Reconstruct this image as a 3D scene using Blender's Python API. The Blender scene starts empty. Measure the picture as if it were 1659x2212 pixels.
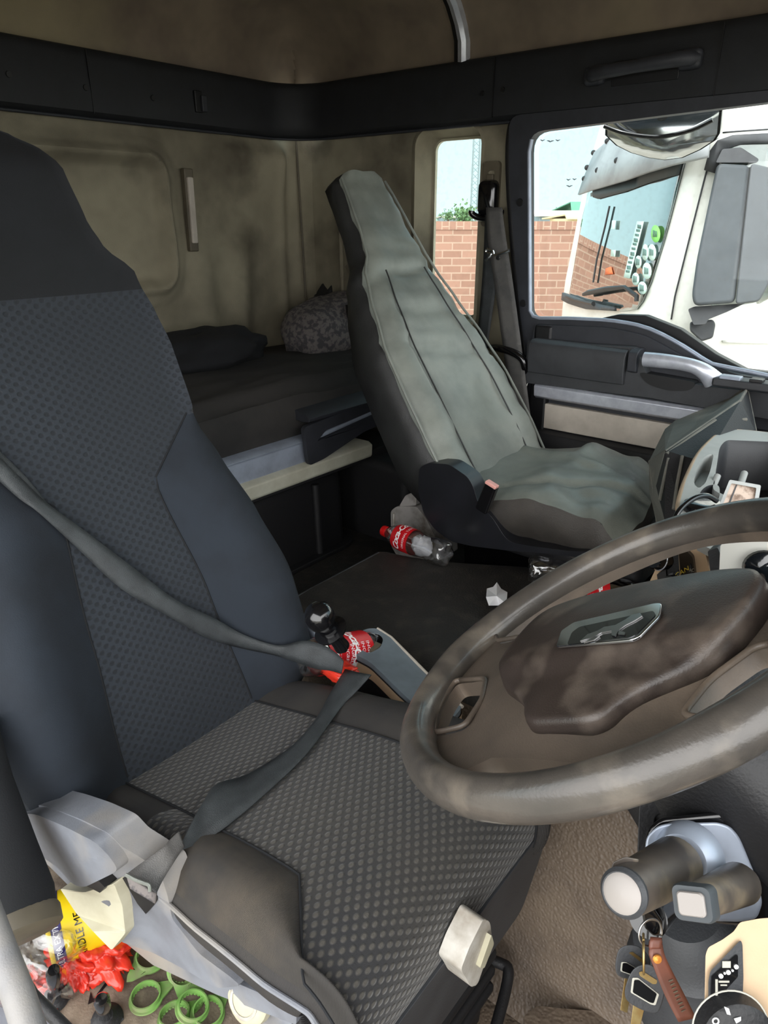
import bpy, bmesh, math, random
from mathutils import Vector as V, Matrix, noise
from mathutils.geometry import tessellate_polygon
random.seed(7)
SC = bpy.context.scene
# ---------------------------------------------------------------- camera
F_PX, CXP, CYP = 1533.0, 829.5, 1106.0
AZ, PITCH = math.radians(39.2), math.radians(22.4)
FW = V((-math.sin(AZ)*math.cos(PITCH), math.cos(AZ)*math.cos(PITCH), -math.sin(PITCH)))
RT = V((math.cos(AZ), math.sin(AZ), 0.0)); UP = RT.cross(FW)
camd = bpy.data.cameras.new('camera'); cam = bpy.data.objects.new('camera', camd)
SC.collection.objects.link(cam); SC.camera = cam
camd.sensor_fit = 'VERTICAL'; camd.sensor_height = 36.0; camd.lens = 36.0*F_PX/2212.0
camd.clip_start = 0.01; camd.clip_end = 400
cam.matrix_world = Matrix(((RT.x, UP.x, -FW.x, 0), (RT.y, UP.y, -FW.y, 0), (RT.z, UP.z, -FW.z, 0), (0, 0, 0, 1)))
# ---------------------------------------------------------------- light
SC.view_settings.view_transform = 'Standard'; SC.view_settings.look = 'None'
SC.view_settings.gamma = 1.0; SC.view_settings.exposure = 0.0
wd = bpy.data.worlds.new('sky'); SC.world = wd; wd.use_nodes = True
wn, wl = wd.node_tree.nodes, wd.node_tree.links
wbg = wn['Background']
wtc = wn.new('ShaderNodeTexCoord'); wsp = wn.new('ShaderNodeSeparateXYZ'); wl.new(wtc.outputs['Generated'], wsp.inputs[0])
wr = wn.new('ShaderNodeValToRGB'); wl.new(wsp.outputs['Z'], wr.inputs[0])
wr.color_ramp.elements[0].position = 0.0; wr.color_ramp.elements[0].color = (0.62, 0.85, 0.87, 1)
wr.color_ramp.elements[1].position = 0.35; wr.color_ramp.elements[1].color = (0.47, 0.75, 0.86, 1)
# the sky is hazy and much brighter on the sun's side (behind the photographer)
wdot = wn.new('ShaderNodeVectorMath'); wdot.operation = 'DOT_PRODUCT'; wl.new(wtc.outputs['Generated'], wdot.inputs[0])
wdot.inputs[1].default_value = V((0.42, -0.80, 0.42)).normalized()
wm = wn.new('ShaderNodeMapRange'); wl.new(wdot.outputs['Value'], wm.inputs[0])
wm.inputs[1].default_value = -0.1; wm.inputs[2].default_value = 0.9; wm.inputs[3].default_value = 1.62; wm.inputs[4].default_value = 6.3
wl.new(wm.outputs[0], wbg.inputs[1])
wmf = wn.new('ShaderNodeMapRange'); wl.new(wdot.outputs['Value'], wmf.inputs[0]); wmf.inputs[1].default_value = -0.2; wmf.inputs[2].default_value = 0.5
wmx = wn.new('ShaderNodeMix'); wmx.data_type = 'RGBA'; wl.new(wmf.outputs[0], wmx.inputs[0]); wl.new(wr.outputs[0], wmx.inputs[6]); wmx.inputs[7].default_value = (0.84, 0.84, 0.835, 1)
wl.new(wmx.outputs[2], wbg.inputs[0])
sund = bpy.data.lights.new('sun', 'SUN'); sun = bpy.data.objects.new('sun', sund); SC.collection.objects.link(sun)
sund.energy = 2.6; sund.angle = math.radians(4); sund.color = (1.0, 0.99, 0.97)
sun.rotation_euler = V((0.10, -0.16, 1.0)).to_track_quat('Z', 'Y').to_euler()

# ---------------------------------------------------------------- helpers
def ray(u, v): return FW + RT*((u-CXP)/F_PX) + UP*((CYP-v)/F_PX)
def at(u, v, ax, val):
    d = ray(u, v); return d*(val/d[ax])
def dep(u, v, d): return ray(u, v)*d
def onplane(u, v, p0, n):
    d = ray(u, v); return d*(p0.dot(n)/d.dot(n))
def lin(c):
    return tuple(((x/255)/12.92 if x/255 <= 0.04045 else ((x/255+0.055)/1.055)**2.4) for x in c)
def interp(x, tab):
    if x <= tab[0][0]: return tab[0][1]
    for (a, fa), (b, fb) in zip(tab, tab[1:]):
        if x <= b:
            t = (x-a)/(b-a) if b > a else 0; t = t*t*(3-2*t)*0.6+t*0.4
            return fa+(fb-fa)*t
    return tab[-1][1]
def sm(a, b, x):
    t = max(0, min(1, (x-a)/(b-a))); return t*t*(3-2*t)

MATS = {}
def mat(name, col, rough=0.6, metal=0.0, col2=None, nscale=8.0, namt=1.0, bump=0.0, bscale=200.0, btype='noise',
        coat=0.0, spec=0.5, ramp=(0.4, 0.65), sheen=0.0, detail=4, stretch=None, emit=None, col3=None, n3=20):
    m = bpy.data.materials.new(name); m.use_nodes = True
    nt = m.node_tree; N, L = nt.nodes, nt.links; p = N['Principled BSDF']
    p.inputs['Roughness'].default_value = rough; p.inputs['Metallic'].default_value = metal
    p.inputs['Coat Weight'].default_value = coat; p.inputs['Specular IOR Level'].default_value = spec
    p.inputs['Sheen Weight'].default_value = sheen
    c = lin(col)+(1,)
    p.inputs['Base Color'].default_value = c
    tc = N.new('ShaderNodeTexCoord'); src = tc.outputs['Object']
    if stretch:
        mp = N.new('ShaderNodeMapping'); mp.inputs['Scale'].default_value = stretch; L.new(src, mp.inputs[0]); src = mp.outputs[0]
    if col2 is not None:
        n = N.new('ShaderNodeTexNoise'); n.inputs['Scale'].default_value = nscale; n.inputs['Detail'].default_value = detail
        n.inputs['Roughness'].default_value = 0.62; L.new(src, n.inputs['Vector'])
        r = N.new('ShaderNodeValToRGB'); r.color_ramp.elements[0].position = ramp[0]; r.color_ramp.elements[1].position = ramp[1]
        r.color_ramp.elements[0].color = c; r.color_ramp.elements[1].color = lin(col2)+(1,)
        L.new(n.outputs['Fac'], r.inputs[0]); out = r.outputs[0]
        if col3 is not None:
            n3_ = N.new('ShaderNodeTexNoise'); n3_.inputs['Scale'].default_value = n3; n3_.inputs['Detail'].default_value = 5; L.new(src, n3_.inputs['Vector'])
            r3 = N.new('ShaderNodeMapRange'); r3.inputs[1].default_value = 0.5; r3.inputs[2].default_value = 0.68; L.new(n3_.outputs['Fac'], r3.inputs[0])
            mx = N.new('ShaderNodeMix'); mx.data_type = 'RGBA'; L.new(r3.outputs[0], mx.inputs[0]); L.new(out, mx.inputs[6]); mx.inputs[7].default_value = lin(col3)+(1,)
            out = mx.outputs[2]
        L.new(out, p.inputs['Base Color'])
    if bump:
        if btype == 'noise':
            b = N.new('ShaderNodeTexNoise'); b.inputs['Scale'].default_value = bscale; b.inputs['Detail'].default_value = 2; L.new(src, b.inputs['Vector']); o = b.outputs['Fac']
        elif btype == 'leather':
            b = N.new('ShaderNodeTexVoronoi'); b.feature = 'SMOOTH_F1'; b.inputs['Scale'].default_value = bscale; L.new(src, b.inputs['Vector']); o = b.outputs['Distance']
        elif btype == 'wave':
            b = N.new('ShaderNodeTexWave'); b.inputs['Scale'].default_value = bscale; b.bands_direction = 'X'; b.inputs['Distortion'].default_value = 0.5; L.new(src, b.inputs['Vector']); o = b.outputs['Fac']
        bp = N.new('ShaderNodeBump'); bp.inputs['Strength'].default_value = min(bump, 1.0); bp.inputs['Distance'].default_value = 0.002 if bump <= 1 else 0.002*bump
        L.new(o, bp.inputs['Height']); L.new(bp.outputs[0], p.inputs['Normal'])
    if emit:
        p.inputs['Emission Color'].default_value = lin(emit[0])+(1,); p.inputs['Emission Strength'].default_value = emit[1]
    MATS[name] = m; return m
def glassmat(name, tint=(1, 1, 1), refl=0.08, rough=0.02, dirt=0.0):
    m = bpy.data.materials.new(name); m.use_nodes = True; nt = m.node_tree; N, L = nt.nodes, nt.links
    for x in list(N): N.remove(x)
    o = N.new('ShaderNodeOutputMaterial'); t = N.new('ShaderNodeBsdfTransparent'); t.inputs[0].default_value = tint+(1,)
    g = N.new('ShaderNodeBsdfGlossy'); g.inputs['Roughness'].default_value = rough; g.inputs[0].default_value = (1, 1, 1, 1)
    lw = N.new('ShaderNodeLayerWeight'); lw.inputs[0].default_value = 0.35
    mr = N.new('ShaderNodeMapRange'); L.new(lw.outputs['Facing'], mr.inputs[0]); mr.inputs[3].default_value = refl*0.35; mr.inputs[4].default_value = min(1, refl*5)
    mx = N.new('ShaderNodeMixShader'); L.new(mr.outputs[0], mx.inputs[0]); L.new(t.outputs[0], mx.inputs[1]); L.new(g.outputs[0], mx.inputs[2])
    last = mx.outputs[0]
    if dirt:
        d = N.new('ShaderNodeBsdfDiffuse'); d.inputs[0].default_value = (0.5, 0.48, 0.42, 1)
        n = N.new('ShaderNodeTexNoise'); n.inputs['Scale'].default_value = 60; n.inputs['Detail'].default_value = 8
        tc = N.new('ShaderNodeTexCoord'); L.new(tc.outputs['Object'], n.inputs['Vector'])
        r = N.new('ShaderNodeMapRange'); L.new(n.outputs['Fac'], r.inputs[0]); r.inputs[1].default_value = 0.5; r.inputs[2].default_value = 0.75; r.inputs[4].default_value = dirt
        m2 = N.new('ShaderNodeMixShader'); L.new(r.outputs[0], m2.inputs[0]); L.new(last, m2.inputs[1]); L.new(d.outputs[0], m2.inputs[2]); last = m2.outputs[0]
    L.new(last, o.inputs[0]); MATS[name] = m; return m
def dotmat(name, col, dot, cell, bump=0.6, dirt=None, dirtfac=0.0, sheen=0.2, hole=False):
    m = bpy.data.materials.new(name); m.use_nodes = True; nt = m.node_tree; N, L = nt.nodes, nt.links; p = N['Principled BSDF']
    p.inputs['Roughness'].default_value = 0.75; p.inputs['Sheen Weight'].default_value = sheen; p.inputs['Specular IOR Level'].default_value = 0.35
    uv = N.new('ShaderNodeUVMap'); uv.uv_map = 'UVMap'
    mp = N.new('ShaderNodeMapping'); mp.vector_type = 'POINT'; mp.inputs['Rotation'].default_value[2] = math.radians(45); mp.inputs['Scale'].default_value = (1/cell, 1.25/cell, 1)
    pre = N.new('ShaderNodeMapping'); pre.inputs['Scale'].default_value = (1/cell, 1.3/cell, 1); L.new(uv.outputs[0], pre.inputs[0])
    rot = N.new('ShaderNodeMapping'); rot.inputs['Rotation'].default_value[2] = math.radians(45); L.new(pre.outputs[0], rot.inputs[0])
    vo = N.new('ShaderNodeTexVoronoi'); vo.inputs['Randomness'].default_value = 0.0; vo.inputs['Scale'].default_value = 1.0; L.new(rot.outputs[0], vo.inputs['Vector'])
    mr = N.new('ShaderNodeMapRange'); mr.interpolation_type = 'SMOOTHSTEP'; L.new(vo.outputs['Distance'], mr.inputs[0]); mr.inputs[1].default_value = 0.18; mr.inputs[2].default_value = 0.42
    mr.inputs[3].default_value = 1; mr.inputs[4].default_value = 0
    tc = N.new('ShaderNodeTexCoord'); n = N.new('ShaderNodeTexNoise'); n.inputs['Scale'].default_value = 5; n.inputs['Detail'].default_value = 6; L.new(tc.outputs['Object'], n.inputs['Vector'])
    base = N.new('ShaderNodeMix'); base.data_type = 'RGBA'; base.inputs[6].default_value = lin(col)+(1,)
    c2 = dirt or tuple(min(255, int(x*1.18)) for x in col); base.inputs[7].default_value = lin(c2)+(1,)
    r = N.new('ShaderNodeMapRange'); L.new(n.outputs['Fac'], r.inputs[0]); r.inputs[1].default_value = 0.38; r.inputs[2].default_value = 0.7; r.inputs[4].default_value = max(dirtfac, 0.5) if dirt else 0.6
    L.new(r.outputs[0], base.inputs[0])
    mx = N.new('ShaderNodeMix'); mx.data_type = 'RGBA'; L.new(mr.outputs[0], mx.inputs[0]); L.new(base.outputs[2], mx.inputs[6]); mx.inputs[7].default_value = lin(dot)+(1,)
    L.new(mx.outputs[2], p.inputs['Base Color'])
    fn = N.new('ShaderNodeTexNoise'); fn.inputs['Scale'].default_value = 900; L.new(tc.outputs['Object'], fn.inputs['Vector'])
    ad = N.new('ShaderNodeMath'); ad.operation = 'MULTIPLY_ADD'; L.new(fn.outputs['Fac'], ad.inputs[0]); ad.inputs[1].default_value = 0.25; L.new(mr.outputs[0], ad.inputs[2])
    bp = N.new('ShaderNodeBump'); bp.inputs['Strength'].default_value = bump; bp.inputs['Distance'].default_value = -0.0016 if hole else 0.0016
    L.new(ad.outputs[0], bp.inputs['Height']); L.new(bp.outputs[0], p.inputs['Normal'])
    MATS[name] = m; return m

def link(o, parent=None, m=None):
    SC.collection.objects.link(o)
    if parent is not None: o.parent = parent
    if m is not None and o.type == 'MESH': o.data.materials.append(MATS[m] if isinstance(m, str) else m)
    return o
def tag(o, label=None, cat=None, group=None, kind=None):
    if label: o['label'] = label
    if cat: o['category'] = cat
    if group: o['group'] = group
    if kind: o['kind'] = kind
    return o
def empty(name, loc, label=None, cat=None, group=None, kind=None):
    o = bpy.data.objects.new(name, None); SC.collection.objects.link(o); o.location = loc; o.empty_display_size = 0.05
    return tag(o, label, cat, group, kind)
def mesh(name, vs, fs, m, parent=None, smooth=True, sharp=40, bev=0, seg=2, sub=0, uvs=None, solid=0, label=None):
    me = bpy.data.meshes.new(name)
    off = V(parent_loc(parent))
    me.from_pydata([tuple(V(v)-off) for v in vs], [], fs); me.update()
    bm = bmesh.new(); bm.from_mesh(me)
    if uvs is not None:
        ul = bm.loops.layers.uv.new('UVMap')
        for f in bm.faces:
            for l in f.loops: l[ul].uv = uvs[l.vert.index]
    bmesh.ops.recalc_face_normals(bm, faces=bm.faces)
    bm.to_mesh(me); bm.free()
    if smooth:
        for p in me.polygons: p.use_smooth = True
        if sharp and not sub: me.set_sharp_from_angle(angle=math.radians(sharp))
    o = bpy.data.objects.new(name, me); link(o, parent, m)
    if solid:
        s = o.modifiers.new('solid', 'SOLIDIFY'); s.thickness = solid; s.offset = 0
    if bev:
        b = o.modifiers.new('bevel', 'BEVEL'); b.width = bev; b.segments = seg; b.limit_method = 'ANGLE'; b.angle_limit = math.radians(35); b.harden_normals = True
    if sub:
        s = o.modifiers.new('sub', 'SUBSURF'); s.levels = sub; s.render_levels = sub
    if label: o['label'] = label
    return o
def parent_loc(p):
    l = V((0, 0, 0))
    while p is not None: l = l+V(p.location); p = p.parent
    return l
def box(name, c, size, m, parent=None, rot=None, bev=0.004, seg=2, label=None, taper=None):
    R = rot if rot is not None else Matrix.Identity(3)
    vs = []
    for z in (-1, 1):
        for x, y in ((-1, -1), (1, -1), (1, 1), (-1, 1)):
            k = 1.0 if (taper is None or z < 0) else taper
            vs.append(V(c)+R @ V((x*size[0]/2*k, y*size[1]/2*k, z*size[2]/2)))
    fs = [(0, 3, 2, 1), (4, 5, 6, 7), (0, 1, 5, 4), (1, 2, 6, 5), (2, 3, 7, 6), (3, 0, 4, 7)]
    return mesh(name, vs, fs, m, parent, bev=bev, seg=seg, label=label)
def frame3(z, xh=(1, 0, 0)):
    z = V(z).normalized(); x = V(xh)-z*z.dot(V(xh)); x.normalize(); y = z.cross(x)
    return Matrix(((x.x, y.x, z.x), (x.y, y.y, z.y), (x.z, y.z, z.z)))
def loft(name, rings, m, parent=None, closed=True, cap=True, **kw):
    n = len(rings[0]); vs = [p for r in rings for p in r]; fs = []
    for i in range(len(rings)-1):
        for j in range(n if closed else n-1):
            k = (j+1) % n; fs.append((i*n+j, i*n+k, (i+1)*n+k, (i+1)*n+j))
    if cap and closed:
        fs.append(tuple(range(n-1, -1, -1))); fs.append(tuple((len(rings)-1)*n+j for j in range(n)))
    return mesh(name, vs, fs, m, parent, **kw)
def tubemesh(path, rad, n=12, up=None, flat=1.0):
    path = [V(p) for p in path]; rings = []
    prev = None
    for i, p in enumerate(path):
        d = (path[min(i+1, len(path)-1)]-path[max(i-1, 0)]).normalized()
        if prev is None:
            a = V(up) if up else (V((0, 0, 1)) if abs(d.z) < 0.9 else V((1, 0, 0)))
        else: a = prev
        a = (a-d*a.dot(d)).normalized(); b = d.cross(a); prev = a
        r = rad[i] if isinstance(rad, (list, tuple)) else rad
        rings.append([p+a*(r*math.cos(2*math.pi*k/n))+b*(r*flat*math.sin(2*math.pi*k/n)) for k in range(n)])
    return rings
def tube(name, path, rad, m, parent=None, n=12, up=None, flat=1.0, smoothpath=0, **kw):
    if smoothpath: path, rad = crom(path, smoothpath, rad)
    return loft(name, tubemesh(path, rad, n, up, flat), m, parent, **kw)
def crom(pts, k, rad=None):
    pts = [V(p) for p in pts]; out = []; ro = []
    for i in range(len(pts)-1):
        p0, p1, p2, p3 = pts[max(i-1, 0)], pts[i], pts[i+1], pts[min(i+2, len(pts)-1)]
        for j in range(k):
            t = j/k
            out.append(0.5*((2*p1)+(p2-p0)*t+(2*p0-5*p1+4*p2-p3)*t*t+(3*p1-p0-3*p2+p3)*t**3))
            if isinstance(rad, (list, tuple)): ro.append(rad[i]*(1-t)+rad[i+1]*t)
    out.append(pts[-1])
    if isinstance(rad, (list, tuple)): ro.append(rad[-1]); return out, ro
    return out, rad
def lathe(name, prof, c, axis, m, parent=None, n=32, xh=(1, 0, 0.01), cap=True, **kw):
    R = frame3(axis, xh); rings = []
    for r, h in prof:
        rings.append([V(c)+R @ V((r*math.cos(2*math.pi*k/n), r*math.sin(2*math.pi*k/n), h)) for k in range(n)])
    return loft(name, rings, m, parent, cap=cap, **kw)
def plate(name, loops, th, mp, m, parent=None, bev=0.0, **kw):
    """loops: outer 2-D outline then holes; mp(a,b,d) -> point"""
    pts = [p for l in loops for p in l]; n = len(pts)
    tris = tessellate_polygon([[V((a, b, 0)) for a, b in l] for l in loops])
    vs = [mp(a, b, 0) for a, b in pts]+[mp(a, b, th) for a, b in pts]
    fs = [tuple(t) for t in tris]+[tuple(i+n for i in reversed(t)) for t in tris]
    s = 0
    for l in loops:
        for i in range(len(l)):
            j = (i+1) % len(l); fs.append((s+i, s+j, s+j+n, s+i+n))
        s += len(l)
    return mesh(name, vs, fs, m, parent, bev=bev, **kw)
def rrect(x0, y0, x1, y1, r, n=6):
    out = []
    for cx, cy, a0 in ((x1-r, y1-r, 0), (x0+r, y1-r, 90), (x0+r, y0+r, 180), (x1-r, y0+r, 270)):
        for k in range(n+1):
            a = math.radians(a0+90*k/n); out.append((cx+r*math.cos(a), cy+r*math.sin(a)))
    return out
def rounded(poly, r, n=5):
    out = []; N = len(poly)
    for i in range(N):
        p0, p1, p2 = V(poly[i-1]), V(poly[i]), V(poly[(i+1) % N])
        rr = r[i] if isinstance(r, (list, tuple)) else r
        d0, d1 = (p0-p1), (p2-p1); rr0 = min(rr, d0.length*0.45); rr1 = min(rr, d1.length*0.45)
        a, b = p1+d0.normalized()*rr0, p1+d1.normalized()*rr1
        for k in range(n+1):
            t = k/n; q = a*(1-t)**2+p1*2*t*(1-t)+b*t*t; out.append((q[0], q[1]))
    return out
def heightgrid(name, us, vs_, fn, m, parent=None, uvs=False, **kw):
    P = []; U = []
    for v in vs_:
        for u in us: P.append(fn(u, v)); U.append((u, v))
    n = len(us); fs = [(i*n+j, i*n+j+1, (i+1)*n+j+1, (i+1)*n+j) for i in range(len(vs_)-1) for j in range(n-1)]
    return mesh(name, P, fs, m, parent, uvs=U if uvs else None, **kw)
def ls(a, b, n): return [a+(b-a)*i/(n-1) for i in range(n)]
def textmesh(body, size=1.0, shear=0.0, bold=0.0, align='CENTER', space=1.0):
    cu = bpy.data.curves.new('t', 'FONT'); cu.body = body; cu.size = size; cu.shear = shear; cu.offset = bold
    cu.align_x = align; cu.align_y = 'CENTER'; cu.space_character = space; cu.resolution_u = 3
    o = bpy.data.objects.new('t', cu); SC.collection.objects.link(o)
    dg = bpy.context.evaluated_depsgraph_get(); me = bpy.data.meshes.new_from_object(o.evaluated_get(dg))
    vs = [tuple(v.co) for v in me.vertices]; fs = [tuple(p.vertices) for p in me.polygons]
    bpy.data.objects.remove(o); bpy.data.curves.remove(cu); bpy.data.meshes.remove(me)
    return vs, fs
def textobj(name, body, mp, m, parent, size, **kw):
    vs, fs = textmesh(body, size, **kw)
    return mesh(name, [mp(v[0], v[1]) for v in vs], fs, m, parent, smooth=False)
def struct(o): o['kind'] = 'structure'; return o
def gridplate(name, loops, th, mp, m, parent, step=0.02, **kw):
    """like plate(), with the faces cut by a grid so that mp can curve them"""
    pts = [p for l in loops for p in l]; tris = tessellate_polygon([[V((a, b, 0)) for a, b in l] for l in loops])
    bmp = bmesh.new(); vv = [bmp.verts.new((a, b, 0)) for a, b in pts]
    for t in tris:
        try: bmp.faces.new([vv[i] for i in t])
        except ValueError: pass
    for ax, no in ((0, (1, 0, 0)), (1, (0, 1, 0))):
        lo = min(p[ax] for p in pts); hi = max(p[ax] for p in pts); q = lo+step
        while q < hi:
            bmesh.ops.bisect_plane(bmp, geom=bmp.verts[:]+bmp.edges[:]+bmp.faces[:], plane_co=(q, 0, 0) if ax == 0 else (0, q, 0), plane_no=no); q += step
    ret = bmesh.ops.extrude_face_region(bmp, geom=bmp.faces[:])
    up = {v for v in ret['geom'] if isinstance(v, bmesh.types.BMVert)}
    bmp.verts.index_update(); P = [mp(v.co.x, v.co.y, th if v in up else 0.0) for v in bmp.verts]; F = [tuple(v.index for v in f.verts) for f in bmp.faces]
    bmp.free(); return mesh(name, P, F, m, parent, **kw)
# ---------------------------------------------------------------- materials
mat('felt', (150, 143, 122), 0.95, col2=(104, 98, 83), nscale=2.6, bump=0.35, bscale=350, ramp=(0.38, 0.70), col3=(88, 82, 69), n3=3.6)
mat('felt_ceiling', (134, 121, 105), 0.95, col2=(104, 93, 83), nscale=3.0, bump=0.3, bscale=400, sheen=0.0, col3=(146, 136, 108), n3=1.6)
mat('felt_hatch', (150, 142, 110), 0.95, col2=(105, 96, 76), nscale=4.0, bump=0.3, bscale=400)
mat('trim_black', (28, 30, 34), 0.65, col2=(23, 25, 28), nscale=20, bump=0.25, bscale=500)
mat('trim_dark', (46, 48, 54), 0.55, col2=(38, 40, 45), nscale=15, bump=0.25, bscale=600)
mat('black', (18, 18, 20), 0.45)
mat('rubber_black', (28, 28, 30), 0.55, bump=0.3, bscale=300)
mat('gloss_black', (14, 14, 16), 0.18, coat=0.5)
mat('silver', (222, 226, 236), 0.34, metal=0.55, col2=(202, 206, 218), nscale=30)
mat('silver_paint', (170, 180, 196), 0.38, metal=0.35, col2=(150, 158, 172), nscale=12)
mat('beige_panel', (188, 180, 168), 0.8, col2=(170, 162, 150), nscale=10, bump=0.15, bscale=300)
mat('cream', (190, 186, 164), 0.5, col2=(172, 166, 142), nscale=12)
mat('cream_bunk', (196, 196, 180), 0.5, col2=(176, 174, 156), nscale=9)
mat('floor_rubber', (44, 41, 38), 0.65, col2=(36, 34, 32), nscale=9, bump=0.5, bscale=250, btype='leather', col3=(56, 52, 47), n3=30)
mat('floor_brown', (112, 98, 84), 0.5, col2=(84, 74, 66), nscale=5, bump=0.9, bscale=210, btype='leather', col3=(128, 114, 98), n3=3.5)
mat('carpet_dusty', (128, 114, 98), 0.9, col2=(96, 84, 74), nscale=14, bump=0.4, bscale=300, col3=(142, 128, 112), n3=40)
mat('suede', (31, 38, 47), 0.9, col2=(23, 28, 35), nscale=7, bump=0.2, bscale=500, sheen=0.0)
mat('headrest', (20, 22, 26), 0.9, col2=(16, 18, 21), nscale=7, bump=0.2, bscale=600, sheen=0.0)
mat('cushion_plain', (42, 41, 42), 0.85, col2=(56, 53, 50), nscale=6, bump=0.35, bscale=260, btype='wave', sheen=0.0)
mat('cushion_dusty', (48, 46, 44), 0.85, col2=(72, 65, 56), nscale=7, bump=0.35, bscale=260, btype='wave', sheen=0.0)
dotmat('seat_weave', (34, 39, 46), (25, 29, 35), 0.0125, bump=0.7, hole=True)
dotmat('cushion_weave', (38, 38, 40), (72, 69, 64), 0.0125, bump=0.9, dirt=(56, 53, 48), dirtfac=0.8)
mat('shield_grey', (122, 126, 134), 0.5, col2=(100, 102, 108), nscale=9, bump=0.15, bscale=600, col3=(150, 144, 136), n3=6)
mat('belt', (58, 62, 64), 0.5, col2=(46, 49, 51), nscale=30, bump=0.5, bscale=900)
mat('belt_dusty', (92, 90, 88), 0.6, col2=(70, 70, 70), nscale=12, bump=0.5, bscale=900)
mat('vinyl', (128, 132, 124), 0.42, col2=(108, 112, 106), nscale=7, bump=0.3, bscale=500, coat=0.1)
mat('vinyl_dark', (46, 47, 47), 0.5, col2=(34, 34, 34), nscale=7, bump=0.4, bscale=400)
mat('vinyl_skirt', (66, 62, 57), 0.6, col2=(50, 47, 44), nscale=8, bump=0.4, bscale=400)
mat('vinyl_brown', (98, 90, 74), 0.6, col2=(80, 74, 62), nscale=7)
mat('bunk_fabric', (50, 48, 46), 0.9, col2=(38, 37, 36), nscale=6, bump=0.2, bscale=300, sheen=0.0)
mat('wheel_rim', (78, 73, 68), 0.30, col2=(60, 57, 54), nscale=9, bump=0.12, bscale=400, col3=(112, 104, 94), n3=14, coat=0.25)
mat('wheel_hub', (92, 82, 73), 0.42, col2=(74, 67, 60), nscale=8, bump=0.15, bscale=500, col3=(118, 104, 91), n3=10)
mat('airbag', (60, 51, 47), 0.38, col2=(50, 43, 39), nscale=6, bump=0.15, bscale=600, col3=(96, 86, 78), n3=16)
mat('chrome', (215, 218, 222), 0.12, metal=1.0)
mat('steel', (190, 190, 190), 0.3, metal=1.0)
mat('brass', (170, 140, 90), 0.35, metal=0.9, col2=(190, 170, 120), nscale=60)
mat('white_paint', (240, 240, 234), 0.25, col2=(226, 226, 218), nscale=3, coat=0.4)
mat('white_plastic', (196, 192, 184), 0.5, col2=(160, 152, 140), nscale=25)
mat('button_white', (146, 140, 136), 0.45)
mat('paper', (236, 236, 238), 0.8)
mat('coke_red', (205, 24, 34), 0.35)
mat('cap_red', (215, 18, 22), 0.35)
mat('cola', (14, 6, 6), 0.08, coat=0.6)
mat('ink_white', (245, 245, 245), 0.6)
mat('bag_red', (226, 62, 42), 0.3, col2=(200, 44, 32), nscale=20, coat=0.3, bump=0.5, bscale=60)
mat('tin_yellow', (236, 206, 20), 0.4, col2=(222, 188, 16), nscale=12)
mat('tin_blue', (44, 36, 96), 0.4)
mat('green_plastic', (118, 164, 84), 0.6, col2=(128, 128, 98), nscale=22, ramp=(0.45, 0.7))
mat('leather_brown', (112, 66, 52), 0.4, col2=(88, 54, 44), nscale=20)
mat('orange_rivet', (226, 150, 70), 0.3, metal=0.6)
mat('dash_beige', (196, 170, 140), 0.6, col2=(180, 154, 124), nscale=8, bump=0.1, bscale=400)
mat('dash_grey', (168, 172, 170), 0.5, col2=(150, 154, 152), nscale=9, bump=0.1, bscale=400)
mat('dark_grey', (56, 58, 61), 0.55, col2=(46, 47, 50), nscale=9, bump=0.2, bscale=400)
mat('flap', (108, 108, 101), 0.7, col2=(88, 88, 82), nscale=6, bump=0.2, bscale=300, col3=(128, 124, 114), n3=12)
mat('tint', (44, 52, 54), 0.6)
mat('screen', (20, 24, 28), 0.08, coat=1.0)
mat('yellow_ink', (214, 190, 60), 0.5)
mat('grey_ink', (170, 168, 158), 0.5)
mat('patterned', (74, 72, 74), 0.9, col2=(112, 106, 104), nscale=60, ramp=(0.45, 0.55), bump=0.5, bscale=150)
mat('foil_dirty', (190, 186, 182), 0.4, metal=0.3, col2=(120, 112, 104), nscale=14)
glassmat('window_glass', (0.97, 0.99, 0.985), 0.03, dirt=0.05)
glassmat('pet', (0.90, 0.91, 0.93), 0.32, 0.08, dirt=0.12)
glassmat('clear_film', (0.86, 0.86, 0.88), 0.15, 0.12, dirt=0.5)
glassmat('truck_glass', (0.42, 0.50, 0.48), 0.22, 0.02)

# ---------------------------------------------------------------- cab shell
YS, XR = 2.03, -2.06           # passenger side wall, rear wall
ZR0, ZR1 = 0.262, 0.428        # black rail
def rim_ridge(y, z, y0, y1, z0, z1, r, w):
    qx = abs(y-(y0+y1)/2)-(y1-y0)/2+r; qz = abs(z-(z0+z1)/2)-(z1-z0)/2+r
    d = math.hypot(max(qx, 0), max(qz, 0))+min(max(qx, qz), 0)-r
    return d
def rear(y, z):
    d = rim_ridge(y, z, 0.35, 1.42, -0.19, 0.165, 0.05, 0.03)
    h = 0.040*math.exp(-((d-0.014)/0.020)**2)+0.012*sm(0.0, -0.05, d)*0-0.010*sm(0.0, 0.03, -d)
    h += 0.012*math.exp(-((d-0.05)/0.02)**2)
    h += 0.028*sm(1.62, 1.72, y)*(1-sm(1.93, 1.98, y))*sm(0.05, 0.20, z)          # soft box behind the felt
    h += 0.030*math.exp(-((y-1.72-0.10*(z+0.2))/0.05)**2)*sm(0.05, -0.25, z)
    h += 0.025*math.exp(-((y-1.56-0.25*(z+0.1)**2)/0.05)**2)*sm(0.0, -0.2, z)
    h += 0.012*math.exp(-((y-1.93)/0.02)**2)
    h += 0.008*noise.noise(V((y*6, z*6, 0)))
    h *= 1-0.9*sm(0.20, 0.255, z)
    c = max(0, y-(YS-0.07)); h += 0.07-math.sqrt(max(0, 0.07**2-min(c, 0.07)**2))
    return (XR+h, y, z)
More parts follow.
